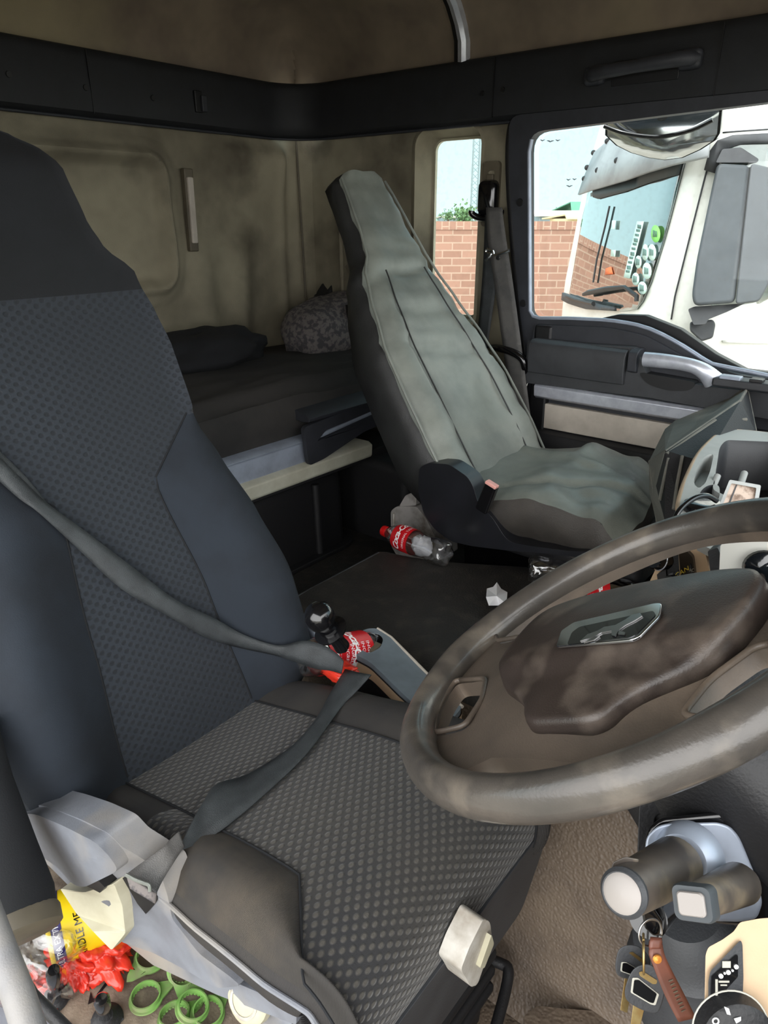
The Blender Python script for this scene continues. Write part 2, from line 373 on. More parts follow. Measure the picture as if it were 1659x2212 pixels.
struct(heightgrid('wall_rear', ls(-0.1, YS, 300), ls(-0.55, ZR0+0.03, 130), rear, 'felt'))
struct(box('trim_15', (XR-0.012, 0.96, -0.90), (0.02, 2.14, 0.74), 'felt', bev=0))
# passenger-side wall between the rear wall and the door, with the quarter-window opening
WX0, WX1, WZ0, WZ1 = -1.490, -1.290, -0.305, 0.236
wl_out = [(-2.06, -1.25), (-1.00, -1.25), (-1.02, -0.70), (-1.065, -0.45), (-1.135, -0.10), (-1.180, 0.20), (-1.17, 0.29), (-2.06, 0.29)]
o = plate('wall_left', [wl_out, rrect(WX0-0.05, WZ0-0.04, WX1+0.022, WZ1+0.035, 0.06)], 0.01, lambda a, b, d: (a, YS+d, b), 'felt'); struct(o)
# window recess and pane
w1 = empty('window_1', ((WX0+WX1)/2, 2.08, 0), kind='structure')
A = rrect(WX0-0.05, WZ0-0.04, WX1+0.022, WZ1+0.035, 0.06); B = rrect(WX0-0.022, WZ0-0.02, WX1+0.012, WZ1+0.018, 0.045); C_ = rrect(WX0, WZ0, WX1, WZ1, 0.035)
rings = [[(a, YS, b) for a, b in A], [(a*1, YS-0.008, b) for a, b in [(x*0.35+y*0.65, z*0.35+w*0.65) for (x, z), (y, w) in zip(A, B)]], [(a, YS+0.012, b) for a, b in B], [(a, 2.085, b) for a, b in C_]]
loft('window_surround', rings, 'felt', w1, cap=False)
loft('gasket', [[(a, 2.084, b) for a, b in C_], [(a*1, 2.080, b) for a, b in rrect(WX0+0.008, WZ0+0.008, WX1-0.006, WZ1-0.006, 0.03)], [(a, 2.092, b) for a, b in rrect(WX0+0.008, WZ0+0.008, WX1-0.006, WZ1-0.006, 0.03)]], 'cream', w1, cap=False)
plate('pane', [rrect(WX0+0.004, WZ0+0.004, WX1-0.004, WZ1-0.004, 0.03)], 0.004, lambda a, b, d: (a, 2.088+d, b), 'window_glass', w1)
# vertical seams of the side lining
struct(tube('trim_3', [(-2.035, 2.0, 0.27), (-2.03, 2.004, 0.0), (-2.02, 2.006, -0.4)], 0.004, 'vinyl_brown', smoothpath=3))
struct(tube('trim_4', [(-1.86, 2.025, 0.13), (-1.855, 2.025, 0.05), (-1.85, 2.025, -0.35)], 0.008, 'felt', smoothpath=3))
# continuous black rail: rear wall, rounded corner, side wall
def railprof(k):                                            # (inward offset, z)
    return [(0.0, ZR0-0.006), (0.018, ZR0), (0.034, ZR0+0.012), (0.036, ZR0+0.05), (0.030, ZR1-0.025), (0.026, ZR1-0.006), (0.016, ZR1), (0.0, ZR1+0.002)]
path = [(XR, -0.1, 1, 0), (XR, 1.60, 1, 0)]
for k in range(9):
    a = math.radians(90*k/8); r = 0.16
    path.append((XR+r-r*math.cos(a), YS-r+r*math.sin(a), math.cos(a), -math.sin(a)))
path += [(-1.237, YS, 0, -1), (0.35, YS, 0, -1)]
rings = []
for x, y, nx, ny in path:
    l = math.hypot(nx, ny); rings.append([(x+nx/l*d, y+ny/l*d, z) for d, z in railprof(0)])
r1 = loft('trim_1', rings, 'trim_black', cap=False, closed=False, sharp=50); struct(r1)
tube('piping', [(p[0]+p[2]*0.02, p[1]+p[3]*0.02, ZR0-0.004) for p in path], 0.004, 'trim_dark', r1)
for x in (-1.225, -0.616): box('joint', (x, YS-0.035, (ZR0+ZR1)/2), (0.0022, 0.004, 0.15), 'black', r1, bev=0)
for x, z in ((-1.262, 0.335), (-1.195, 0.338)): lathe('screw', [(0.0, 0.003), (0.006, 0.003), (0.007, 0)], (x, YS-0.036, z), (0, -1, 0), 'black', r1, n=12)
box('joint', (XR+0.035, 1.22, 0.345), (0.004, 0.0022, 0.15), 'black', r1, bev=0)
for y, z in ((1.0, 0.335), (1.205, 0.33), (1.415, 0.328)): lathe('screw', [(0.0, 0.002), (0.007, 0.002), (0.008, 0)], (XR+0.036, y, z), (1, 0, 0), 'black', r1, n=12)
box('hanger_recess', (XR+0.037, 1.575, 0.335), (0.012, 0.028, 0.06), 'black', r1, bev=0.003)
box('hanger_flap', (XR+0.044, 1.59, 0.33), (0.016, 0.02, 0.045), 'trim_dark', r1, bev=0.003)
# grab handle
gh = tube('grab_handle', [(-0.925, YS-0.045, 0.342), (-0.90, YS-0.075, 0.342), (-0.80, YS-0.082, 0.345), (-0.70, YS-0.075, 0.350), (-0.665, YS-0.045, 0.352)], [0.016, 0.017, 0.0145, 0.017, 0.016], 'trim_dark', r1, smoothpath=5, up=(0, 0, 1))
for x, z in ((-0.918, 0.342), (-0.68, 0.352)): box('handle_mount', (x, YS-0.045, z), (0.055, 0.03, 0.045), 'trim_dark', gh, bev=0.012, seg=3)
lathe('screw_cap', [(0.006, 0.004), (0.013, 0.004), (0.013, 0.0), (0.006, 0.0)], (-0.914, YS-0.062, 0.342), (0.1, -1, 0), 'grey_ink', gh, n=20, label='pale ring around the grab handle screw')
box('handle_recess', (-0.79, YS-0.036, 0.342), (0.17, 0.006, 0.055), 'black', gh, bev=0.002)
# ceiling: side walls rise, turn over and carry a raised hatch
def ceil(x, y):
    dx, dy = x-XR, YS-y; dn = y+0.1
    def h(d, R=0.30): return 0.0 if d <= 0 else (0.30*math.sqrt(max(0, 1-(1-min(d, R)/R)**2)))
    z = 0.425+min(h(dx), h(dy, 0.36), h(dn))*0.82
    hd = rim_ridge(x, y, -1.52, -0.55, 0.45, 1.55, 0.2, 0)
    z += 0.06*sm(0.03, -0.08, hd)-0.022*math.exp(-((hd-0.03)/0.035)**2)
    z += 0.005*noise.noise(V((x*5, y*5, 1)))
    return (x, y, z)
cx_ = [XR+0.0]+[XR+0.30*(1-math.cos(math.pi/2*k/14)) for k in range(1, 15)]+ls(XR+0.32, 0.35, 80)
cy_ = ls(-0.1, 1.65, 60)+[YS-0.36*(1-math.cos(math.pi/2*k/14)) for k in range(14, 0, -1)]+[YS]
struct(heightgrid('ceiling', cx_, cy_, ceil, 'felt_ceiling'))
# curtain track bent over the roof lining
def zc(x, y): return ceil(x, y)[2]
tp = [V((-1.345, 2.022, 0.43))]+[V((-1.345, y, zc(-1.345, y))) for y in (2.018, 2.0, 1.97, 1.93, 1.88, 1.80, 1.70, 1.6, 1.5, 1.3)]
tr = loft('trim_5', [[p+V((dx, -0.020*math.cos(0)*0-dz, -dz)) for dx, dz in ((-0.016, -0.004), (-0.016, 0.012), (0.0, 0.017), (0.012, 0.012), (0.016, -0.004))] for p in tp], 'silver', closed=True); struct(tr)
loft('track_edge', [[p+V((dx, -dz, -dz)) for dx, dz in ((-0.030, -0.004), (-0.030, 0.010), (-0.014, 0.012), (-0.014, -0.004))] for p in tp], 'black', tr)
# near (driver's side) rear wall, header above the windscreen and outer skin: behind and beside the camera
struct(plate('wall_right', [[(-2.08, -1.25), (-1.02, -1.25), (-1.1, 0.43), (-2.08, 0.43)]], 0.03, lambda a, b, d: (a, -0.1-d, b), 'felt'))
struct(plate('trim_6', [[(-1.1, 0.27), (0.36, 0.27), (0.36, 0.45), (-1.1, 0.45)]], 0.03, lambda a, b, d: (a, -0.1-d, b), 'trim_black'))
struct(plate('trim_7', [[(-0.13, 0.38), (YS, 0.38), (YS, 0.70), (-0.13, 0.70)]], 0.03, lambda a, b, d: (0.35+d, a, b), 'felt_ceiling'))
struct(box('wall_front', (0.52, 0.95, -0.95), (0.04, 2.1, 1.2), 'dark_grey', bev=0))
# ---------------------------------------------------------------- floor
struct(box('floor', (-0.8, 1.0, -1.275), (2.7, 2.25, 0.05), 'floor_brown', bev=0))
# low floor behind the tunnel, in front of the bunk box
fl = box('floor_step', (-1.52, 1.2, -1.02), (1.06, 1.62, 0.08), 'floor_rubber', bev=0.01); struct(fl)
fl.name = 'trim_8'
lathe('bolt_cap', [(0.0, 0.03), (0.03, 0.026), (0.05, 0.012), (0.055, 0.0)], (-1.50, 1.41, -0.982), (0, 0, 1), 'rubber_black', fl, n=24)
# engine tunnel with rubber mat
def tun(u, x):
    # u runs across the tunnel: near foot -> top -> far edge
    yf = 1.275+0.25*sm(-1.06, -0.45, x)
    prof = [(0.74, -1.24), (0.775, -1.19), (0.81, -1.05), (0.86, -0.87), (0.90, -0.80), (0.95, -0.777), (1.0, -0.775), (yf-0.03, -0.775), (yf, -0.787), (yf+0.02, -0.825), (yf+0.03, -1.24)]
    return prof[u]
def tunpt(u, x):
    y, z = tun(int(u), x)
    rise = 0.0
    if z > -1.1: rise = 0.16*sm(-0.55, 0.1, x)*sm(-1.1, -0.85, z)
    return (x, y, z+rise)
tn = heightgrid('engine_tunnel', list(range(4, 11)), ls(-1.03, 0.5, 50), tunpt, 'floor_rubber', sharp=60); struct(tn)
tn2 = heightgrid('tunnel_side', list(range(5)), ls(-1.03, 0.5, 50), tunpt, 'floor_brown', tn, sharp=60)
tn.name = 'trim_9'
tube('mat_edge', [(-1.03, 0.86, -0.87), (-1.03, 0.95, -0.778), (-1.03, 1.24, -0.776), (-1.03, 1.275, -0.789)], 0.003, 'dark_grey', tn)
# ---------------------------------------------------------------- passenger door
door = empty('door_1', (-0.55, YS, -0.4), kind='structure')
def dm(a, b, d): return (a, YS-d, b)
glass_hole = rounded([(-1.106, 0.226), (-1.060, -0.278), (-0.93, -0.268), (-0.80, -0.263), (-0.70, -0.272), (-0.602, -0.310), (-0.522, -0.352), (-0.45, -0.372), (-0.386, -0.372), (0.06, -0.372), (0.06, 0.268)], [0.05, 0.035, 0.02, 0.05, 0.06, 0.05, 0.05, 0.04, 0.03, 0.03, 0.03])
outer = [(-1.172, 0.272), (-1.150, 0.06), (-1.095, -0.25), (-1.045, -0.45), (-1.03, -0.72), (-1.0, -1.2), (0.15, -1.2), (0.15, 0.272)]
plate('door_frame', [rounded(outer, 0.04), glass_hole], 0.035, dm, 'trim_dark', door, bev=0.006)
tube('door_seal', [(-1.0, YS-0.012, 0.262)]+[(a, YS-0.012, b) for a, b in ((-1.14, 0.262), (-1.172, 0.235), (-1.165, 0.10), (-1.12, -0.17), (-1.07, -0.42), (-1.05, -0.72), (-1.02, -1.1))], 0.014, 'rubber_black', door, smoothpath=5)
tube('glass_seal', [(a, YS-0.030, b) for a, b in glass_hole[3:40:2]]+[(-0.3, YS-0.03, -0.372)], 0.006, 'silver_paint', door)
for a, b in ((-1.117, 0.046), (-1.083, -0.235)): lathe('screw', [(0, .002), (0.010, .002), (0.011, 0)], (a, YS-0.036, b), (0, -1, 0), 'black', door, n=14)
# window glass on the outer face of the door, and its dark outer sill
plate('pane', [[(a*1.0, b) for a, b in glass_hole]], 0.004, lambda a, b, d: (a, YS+0.03+d, b), 'window_glass', door)
sill = [(-1.06, -0.30), (-0.93, -0.288), (-0.80, -0.250), (-0.72, -0.246), (-0.62, -0.275), (-0.52, -0.330), (-0.44, -0.362), (0.06, -0.362), (0.06, -0.42), (-1.06, -0.42)]
plate('outer_sill', [sill], 0.03, lambda a, b, d: (a, YS+0.0+d, b), 'black', door, bev=0.003)
# upper panel, storage lid, silver strip, beige panel, lower pocket
up = rounded([(-1.036, -0.292), (-0.80, -0.281), (-0.70, -0.292), (-0.61, -0.328), (-0.53, -0.368), (-0.46, -0.395), (0.1, -0.398), (0.1, -0.45), (-1.03, -0.45)], 0.03)
plate('upper_panel', [up], 0.05, dm, 'trim_dark', door, bev=0.008)
plate('armrest_band', [rounded([(-1.032, -0.335), (-0.705, -0.322), (-0.66, -0.395), (-0.50, -0.400), (0.1, -0.390), (0.1, -0.475), (-0.65, -0.452), (-1.03, -0.462)], 0.012)], 0.085, dm, 'dark_grey', door, bev=0.008)
lid = [(-1.01, YS-0.04, 0), (-1.01, YS-0.085, 0)]
def bodyloft(name, x0, x1, prof, m, parent, n=2, **kw):
    return loft(name, [[(x, YS-d, z) for d, z in prof] for x in ls(x0, x1, n)], m, parent, **kw)
bodyloft('storage_lid', -1.018, -0.722, [(0.05, -0.328), (0.085, -0.328), (0.100, -0.336), (0.106, -0.350), (0.104, -0.395), (0.098, -0.425), (0.05, -0.428)], 'dark_grey', door, bev=0.003, sharp=60)
bodyloft('end_cap', -0.716, -0.69, [(0.05, -0.325), (0.085, -0.325), (0.100, -0.333), (0.104, -0.345), (0.100, -0.385), (0.05, -0.40)], 'trim_dark', door, bev=0.003)
tube('pull_handle', [at(1392, 776, 1, 1.925), at(1425, 779, 1, 1.922), at(1465, 784, 1, 1.918), at(1500, 792, 1, 1.915), at(1524, 805, 1, 1.918), at(1541, 822, 1, 1.93)], [0.0195, 0.0195, 0.018, 0.018, 0.021, 0.026], 'silver', door, smoothpath=6, n=18, up=(0, 0, 1), flat=0.8, label='brushed silver pull handle')
plate('handle_pocket', [rounded([(-0.69, -0.385), (-0.53, -0.393), (-0.545, -0.418), (-0.60, -0.425), (-0.66, -0.415)], 0.02)], 0.088, dm, 'black', door, bev=0.002)
bodyloft('silver_strip', -1.005, -0.505, [(0.045, -0.462), (0.066, -0.462), (0.074, -0.470), (0.070, -0.500), (0.058, -0.508), (0.045, -0.508)], 'silver', door, bev=0.002, label='brushed silver trim strip')
bodyloft('silver_strip', -0.500, -0.44, [(0.045, -0.462), (0.066, -0.462), (0.072, -0.470), (0.070, -0.488), (0.058, -0.492), (0.045, -0.492)], 'silver', door, bev=0.002)
bodyloft('beige_insert', -1.0, 0.1, [(0.03, -0.524), (0.052, -0.524), (0.050, -0.602), (0.03, -0.602)], 'beige_panel', door, bev=0.003, label='dusty beige fabric insert')
bodyloft('door_pocket', -1.02, 0.1, [(0.03, -0.60), (0.075, -0.612), (0.090, -0.64), (0.085, -0.95), (0.03, -1.0)], 'rubber_black', door, bev=0.004)
bodyloft('lower_step', -0.40, 0.1, [(0.04, -0.50), (0.12, -0.503), (0.13, -0.515), (0.10, -0.53), (0.04, -0.535)], 'gloss_black', door)
sw = box('window_switch', (-0.36, YS-0.10, -0.378), (0.25, 0.06, 0.022), 'dark_grey', door, bev=0.006)
box('rocker', (-0.445, YS-0.112, -0.365), (0.05, 0.03, 0.010), 'silver_paint', sw, bev=0.003); box('rocker', (-0.385, YS-0.112, -0.364), (0.03, 0.03, 0.008), 'black', sw, bev=0.002); box('rocker', (-0.32, YS-0.112, -0.365), (0.06, 0.03, 0.010), 'silver_paint', sw, bev=0.003)
# black gap trim and grab loop on the pillar beside the door
struct(box('trim_10', (-1.00, YS-0.03, -0.60), (0.06, 0.05, 0.62), 'black', bev=0.01))
tube('pillar_loop', [at(1055, 752, 1, 2.0), at(1075, 752, 1, 1.95), at(1105, 760, 1, 1.94), at(1128, 775, 1, 1.94), at(1135, 800, 1, 1.95), at(1132, 830, 1, 2.0)], 0.012, 'gloss_black', bpy.data.objects['trim_10'], smoothpath=4)

# ---------------------------------------------------------------- outside: kerb mirror of this truck
km = empty('kerb_mirror', at(1435, 250, 1, 2.33), 'convex kerb mirror in a dark housing hanging outside at the top of the door window', 'mirror')
km_c = at(1435, 262, 1, 2.33)
ol = [(1309, 235), (1307, 292), (1330, 314), (1362, 330), (1400, 341), (1436, 346), (1475, 341), (1515, 323), (1546, 303), (1555, 288), (1560, 235)]
olp = []
for i in range(len(ol)-1):
    for k in range(4):
        t = k/4; olp.append((ol[i][0]*(1-t)+ol[i+1][0]*t, ol[i][1]*(1-t)+ol[i+1][1]*t))
olp.append(ol[-1])
nrm = V((0.1, -1, -0.28)).normalized()
o2 = [onplane(a, b, V(km_c), nrm) for a, b in olp]; cen = sum(o2, V((0, 0, 0)))/len(o2)
loft('housing', [[p for p in o2], [cen+(p-cen)*1.015-nrm*0.02 for p in o2], [cen+(p-cen)*0.9-nrm*0.08 for p in o2], [cen+(p-cen)*0.5-nrm*0.12 for p in o2]], 'gloss_black', km)
rr = [[cen+(p-cen)*0.955+nrm*0.003 for p in o2]]
for k in (0.8, 0.6, 0.4, 0.2, 0.02): rr.append([cen+(p-cen)*0.955*k+nrm*(0.003+0.03*(1-k*k)) for p in o2])
loft('mirror_glass', rr, 'chrome', km, cap=True)
tube('upper_band', [onplane(a, b, V(km_c), nrm)+nrm*0.03 for a, b in ((1312, 268), (1350, 282), (1400, 290), (1440, 290), (1500, 276), (1545, 255))], 0.006, 'gloss_black', km, smoothpath=4)

tube('mirror_arm', [cen-nrm*0.08+V((0, 0, 0.03)), V((cen.x, 2.22, 0.30)), V((cen.x, YS+0.02, 0.34))], 0.018, 'gloss_black', km, smoothpath=4)
# ---------------------------------------------------------------- outside: ground, brick wall
mat('ground', (160, 154, 142), 0.9, col2=(140, 134, 122), nscale=1.2)
struct(box('floor.001', (-8, 22, -2.95), (120, 120, 0.1), 'ground', bev=0))
bw = bpy.data.materials.new('brick'); bw.use_nodes = True; N, L = bw.node_tree.nodes, bw.node_tree.links
tc = N.new('ShaderNodeTexCoord'); mp = N.new('ShaderNodeMapping'); mp.inputs['Rotation'].default_value[0] = math.radians(90); L.new(tc.outputs['Object'], mp.inputs[0])
br = N.new('ShaderNodeTexBrick'); br.inputs['Scale'].default_value = 1.0; br.inputs['Brick Width'].default_value = 0.24; br.inputs['Row Height'].default_value = 0.088
br.inputs['Mortar Size'].default_value = 0.008; br.inputs['Color1'].default_value = lin((158, 122, 105))+(1,); br.inputs['Color2'].default_value = lin((142, 108, 92))+(1,); br.inputs['Mortar'].default_value = lin((168, 144, 126))+(1,)
L.new(tc.outputs['UV'], br.inputs['Vector']); L.new(br.outputs[0], N['Principled BSDF'].inputs['Base Color']); N['Principled BSDF'].inputs['Roughness'].default_value = 0.9
MATS['brick'] = bw
HV = V((-math.sin(AZ), math.cos(AZ), 0)); RH = V((math.cos(AZ), math.sin(AZ), 0))
def wallpt(a, z, d=0): return HV*(9.3+d)+RH*a+V((0, 0, z))
vs, fs, uv = [], [], []
for d in (0, 0.24):
    for a, z in ((-2, -2.9), (9, -2.9), (9, -0.115), (-2, -0.115)): vs.append(wallpt(a, z, d)); uv.append((a, z))
bwall = mesh('brick_wall', vs, [(0, 1, 2, 3), (4, 5, 6, 7), (0, 1, 5, 4), (1, 2, 6, 5), (2, 3, 7, 6), (3, 0, 4, 7)], 'brick', uvs=uv, smooth=False)
tag(bwall, 'weathered red brick boundary wall seen through the windows', 'wall')
vs, uv = [], []
for d in (-0.01, 0.25):
    for a, z in ((-2, -0.115), (9, -0.115), (9, -0.02), (-2, -0.02)): vs.append(wallpt(a, z, d)); uv.append((z+0.2, a*1.0))
cop = mesh('coping', vs, [(0, 1, 2, 3), (4, 5, 6, 7), (0, 1, 5, 4), (1, 2, 6, 5), (2, 3, 7, 6), (3, 0, 4, 7)], 'brick', bwall, uvs=uv, smooth=False)
# lattice mast
def far(u, v, dist):
    d = ray(u, v); return d*(dist/d.dot(HV))
mat('far_steel', (120, 136, 138), 0.6); mat('far_roof', (196, 190, 176), 0.8); mat('far_green', (84, 140, 112), 0.7); mat('far_sand', (206, 190, 150), 0.9)
mat('leaf', (96, 128, 84), 0.9, col2=(70, 104, 66), nscale=3); mat('trunk', (96, 84, 70), 0.9); mat('bird', (60, 62, 66), 0.8)
mast = empty('lattice_mast', far(1023, 478, 40), 'tall lattice steel mast rising beyond the brick wall', 'mast')
mb = far(1023, 470, 40); mb.z = -2.9
W = 0.16
for sx, sy in ((-1, -1), (1, -1), (1, 1), (-1, 1)):
    p = mb+RH*sx*W+HV*sy*W; tube('mast_leg', [p, p+V((0, 0, 12))], 0.035, 'far_steel', mast, n=6)
vs, fs = [], []
for k in range(40):
    z = k*0.3
    for (ax, ay), (bx, by) in zip(((-1, -1), (1, -1), (1, 1), (-1, 1)), ((1, -1), (1, 1), (-1, 1), (-1, -1))):
        a = mb+RH*ax*W+HV*ay*W+V((0, 0, z)); b = mb+RH*bx*W+HV*by*W+V((0, 0, z+0.3)); s = len(vs)
        t = (b-a).normalized().cross(HV+V((0, 0, .3))).normalized()*0.012; t2 = (b-a).normalized().cross(t).normalized()*0.012
        for q in (a, b):
            for e in (t+t2, t-t2, -t-t2, t2-t): vs.append(q+e)
        fs += [(s, s+1, s+5, s+4), (s+1, s+2, s+6, s+5), (s+2, s+3, s+7, s+6), (s+3, s, s+4, s+7)]
mesh('mast_bracing', vs, fs, 'far_steel', mast, smooth=False)
# sheds and trees beyond the wall
def shed(name, us, ridge, eave, dist, depth, roof, wallm, label):
    u0, u1 = us; root = empty(name, far((u0+u1)/2, 478, dist), label, 'building')
    a = far(u0, eave, dist); b = far(u1, eave, dist); r0 = far(u0+(u1-u0)*0.0, ridge, dist+depth/2); r1_ = far(u1, ridge, dist+depth/2)
    c = a+HV*depth; d = b+HV*depth; g = V((0, 0, 1))
    def dn(p): q = V(p); q.z = -2.9; return q
    mesh('walls', [dn(a), dn(b), a, b, dn(c), dn(d), c, d], [(0, 1, 3, 2), (1, 5, 7, 3), (5, 4, 6, 7), (4, 0, 2, 6)], wallm, root, smooth=False)
    mesh('roof', [a-RH*.3-HV*.3, b+RH*.3-HV*.3, r1_+RH*.3, r0-RH*.3, c-RH*.3+HV*.3, d+RH*.3+HV*.3], [(0, 1, 2, 3), (3, 2, 5, 4)], roof, root, smooth=False, solid=0.06)
    return root
shed('long_shed', (1165, 1262), 456, 466, 38, 6, 'far_roof', 'far_steel', 'long low shed with a pale roof beyond the brick wall')
shed('green_shed', (1243, 1275), 437, 458, 44, 6, 'far_green', 'far_green', 'green-roofed shed peeping over the wall beside the white truck')
shed('sand_heap_shed', (1236, 1270), 464, 472, 30, 4, 'far_sand', 'far_sand', 'sandy-coloured roof just above the wall beside the white truck')
shed('distant_warehouse', (962, 1010), 467, 470, 60, 8, 'far_roof', 'far_steel', 'pale distant warehouse seen low in the quarter window')
shed('pale_warehouse', (1152, 1180), 463, 468, 70, 8, 'far_roof', 'far_sand', 'distant pale warehouse at the left edge of the door window')
def tree(u, v, dist, r, label, n=60):
    root = empty('tree', far(u, 478, dist), label, 'tree'); c = far(u, v, dist); b = V(c); b.z = -2.9
    tube('trunk', [b, c], [0.15, 0.06], 'trunk', root, n=6)
    vs, fs = [], []
    for k in range(n*6):
        p = V((random.gauss(0, .45), random.gauss(0, .45), random.gauss(0, .38)))*r+c
        a = V((random.uniform(-1, 1), random.uniform(-1, 1), random.uniform(-1, 1))).normalized()*r*0.13; b2 = a.cross(V((random.uniform(-1, 1), random.uniform(-1, 1), random.uniform(-1, 1)))).normalized()*r*0.12
        s = len(vs); vs += [p-a, p-b2, p+a, p+b2]; fs.append((s, s+1, s+2, s+3))
    mesh('foliage', vs, fs, 'leaf', root, smooth=False)
tree(969, 466, 55, 0.42, 'small round tree in the middle of the quarter window'); tree(1003, 467, 34, 0.55, 'leafy tree at the foot of the lattice mast'); tree(1213, 457, 60, 0.4, 'tiny tree above the long shed roof'); tree(952, 471, 70, 0.4, 'low dark tree at the left edge of the quarter window')
for i, (u, v, s, lb) in enumerate(((1172, 303, 1.0, 'leftmost bird of the pair gliding high in the sky'), (1189, 305, 1.5, 'bird with the widest wings, high in the sky'), (1205, 303, 1.0, 'rightmost bird of the group high in the sky'), (1228, 388, 0.9, 'bird flying left of the lower pair near the truck visor'), (1241, 387, 0.9, 'bird nearest the truck visor'), (1230, 402, 1.3, 'lowest bird, wings raised, beside the truck visor'))):
    c = far(u, v, 30); w = 0.05*s
    b = mesh('bird', [c-RH*w*1.9+V((0, 0, .02)), c-RH*w*0.6+V((0, 0, w*.35)), c, c+RH*w*0.6+V((0, 0, w*.35)), c+RH*w*1.9+V((0, 0, .02)), c+HV*0.05-V((0, 0, .03)), c-HV*0.05-V((0, 0, .03))], [(0, 1, 5), (1, 2, 5), (2, 3, 5), (3, 4, 5), (0, 6, 1), (1, 6, 2), (2, 6, 3), (3, 6, 4), (5, 6, 2)], 'bird', solid=0.012)
    tag(b, lb, 'bird', 'birds in the sky')

# ---------------------------------------------------------------- outside: the white truck parked alongside
P1, P2 = V((-1.20, 3.54, 0)), V((-2.59, 5.37, 0))
TA = (P1-P2).normalized(); TB = V((-TA.y, TA.x, 0)).normalized()
if TB.dot(V((0.797, 0.604, 0))) < 0: TB = -TB
RC = 0.22; LF = (P1-P2).length
def T(u, z, off=0.0):
    """u: 0 at the far front corner .. LF at the near one, then along the side; z up; off outward"""
    rake = 0.11*max(0, z+0.45)+0.12*max(0, z-0.1)**2
    fr = LF-RC; arc = RC*math.pi/2
    bulge = 0.10*(1-((u-LF/2)/(LF/2))**2) if 0 <= u <= LF else 0
    if u <= fr:
        if u < RC:
            a = (RC-u)/RC*1.2; p = P2+TA*(RC-RC*math.sin(a))+TB*(RC-RC*math.cos(a)); n = -TB*math.cos(a)-TA*math.sin(a)
        else: p = P2+TA*u; n = -TB
    elif u <= fr+arc:
        a = (u-fr)/RC; p = P2+TA*(fr+RC*math.sin(a))+TB*(RC-RC*math.cos(a)); n = -TB*math.cos(a)+TA*math.sin(a)
    else:
        p = P2+TA*LF+TB*(RC+u-fr-arc); n = TA
    p = p-TB*0.06*max(0, 1-((min(u, LF)-LF/2)/(LF/2))**2)
    tw = 1.0 if u <= fr else max(0.25, 1-(u-fr)/(arc+0.1)*0.75)
    return p+TB*rake*tw+n*off-TA*(0.05*max(0, z) if u > fr else 0)+V((0, 0, z))
TG = []
for i in range(0, 331):
    u = i*0.01
    for j in range(0, 130):
        z = -0.75+j*0.012; p = T(u, z); dd = p.dot(FW); TG.append((CXP+F_PX*p.dot(RT)/dd, CYP-F_PX*p.dot(UP)/dd, u, z, dd))
def tz(a, b):
    best = None
    for g in TG:
        e = (g[0]-a)**2+(g[1]-b)**2
        if e < 30 and (best is None or g[4] < best[1]-0.25 or (e < best[0] and g[4] < best[1]+0.25)): best = (e, g[4], g)
    if best is None:
        g = min(TG, key=lambda g: (g[0]-a)**2+(g[1]-b)**2)
    else: g = best[2]
    u, z = g[2], g[3]
    for _ in range(4):
        def pj(u, z):
            p = T(u, z); dd = p.dot(FW); return CXP+F_PX*p.dot(RT)/dd, CYP-F_PX*p.dot(UP)/dd
        x0, y0 = pj(u, z); xu, yu = pj(u+.002, z); xz, yz = pj(u, z+.002)
        A, B, C2, D = (xu-x0)/.002, (xz-x0)/.002, (yu-y0)/.002, (yz-y0)/.002; det = A*D-B*C2
        if abs(det) < 1e2: break
        ex, ey = a-x0, b-y0; du = (ex*D-B*ey)/det; dz = (A*ey-C2*ex)/det
        if abs(du) > .05 or abs(dz) > .05: break
        u += du; z += dz
    return u, z
def densify(poly, st):
    out = []
    for i in range(len(poly)):
        a, b = poly[i], poly[(i+1) % len(poly)]; n = max(1, int(math.hypot(b[0]-a[0], b[1]-a[1])/st))
        for k in range(n): t = k/n; out.append((a[0]+(b[0]-a[0])*t, a[1]+(b[1]-a[1])*t))
    return out
def tpatch(name, px, off, m, parent, th=0.006, dense=0.08, **kw):
    """patch on the truck's skin: outline, filled with inner grid rows so that it follows the curve"""
    uz = [tz(a, b) for a, b in px]; uz = densify(uz, dense)
    bmp = bmesh.new()
    vs = [bmp.verts.new((a, b, 0)) for a, b in uz]; bmp.faces.new(vs)
    us = [a for a, b in uz]; zs = [b for a, b in uz]
    u = math.floor(min(us)/dense)*dense
    while u < max(us):
        bmesh.ops.bisect_plane(bmp, geom=bmp.verts[:]+bmp.edges[:]+bmp.faces[:], plane_co=(u, 0, 0), plane_no=(1, 0, 0)); u += dense
    z = math.floor(min(zs)/dense)*dense
    while z < max(zs):
        bmesh.ops.bisect_plane(bmp, geom=bmp.verts[:]+bmp.edges[:]+bmp.faces[:], plane_co=(0, z, 0), plane_no=(0, 1, 0)); z += dense
    bmp.verts.ensure_lookup_table(); bmp.verts.index_update()
    P = [T(v.co.x, v.co.y, off) for v in bmp.verts]; F = [tuple(v.index for v in f.verts) for f in bmp.faces]; bmp.free()
    return mesh(name, P, F, m, parent, solid=th, **kw)
tk = empty('parked_truck', (-2.2, 4.8, -2.9), 'white truck with grey sun visor and stickers on its windscreen, outside the door window', 'truck')
us = ls(0, 3.3, 120)
def TS(u, z): return T(u, z)
heightgrid('cab_shell', us, ls(-2.3, 0.95, 60), TS, 'white_paint', tk)
ws = [(1297, 376), (1340, 356), (1420, 318), (1500, 290), (1484, 345), (1462, 430), (1438, 520), (1410, 610), (1392, 652), (1380, 668), (1350, 672), (1300, 668), (1262, 660), (1233, 650), (1240, 600), (1252, 530), (1262, 470), (1275, 420)]
tpatch('windscreen', ws, 0.012, 'truck_glass', tk)
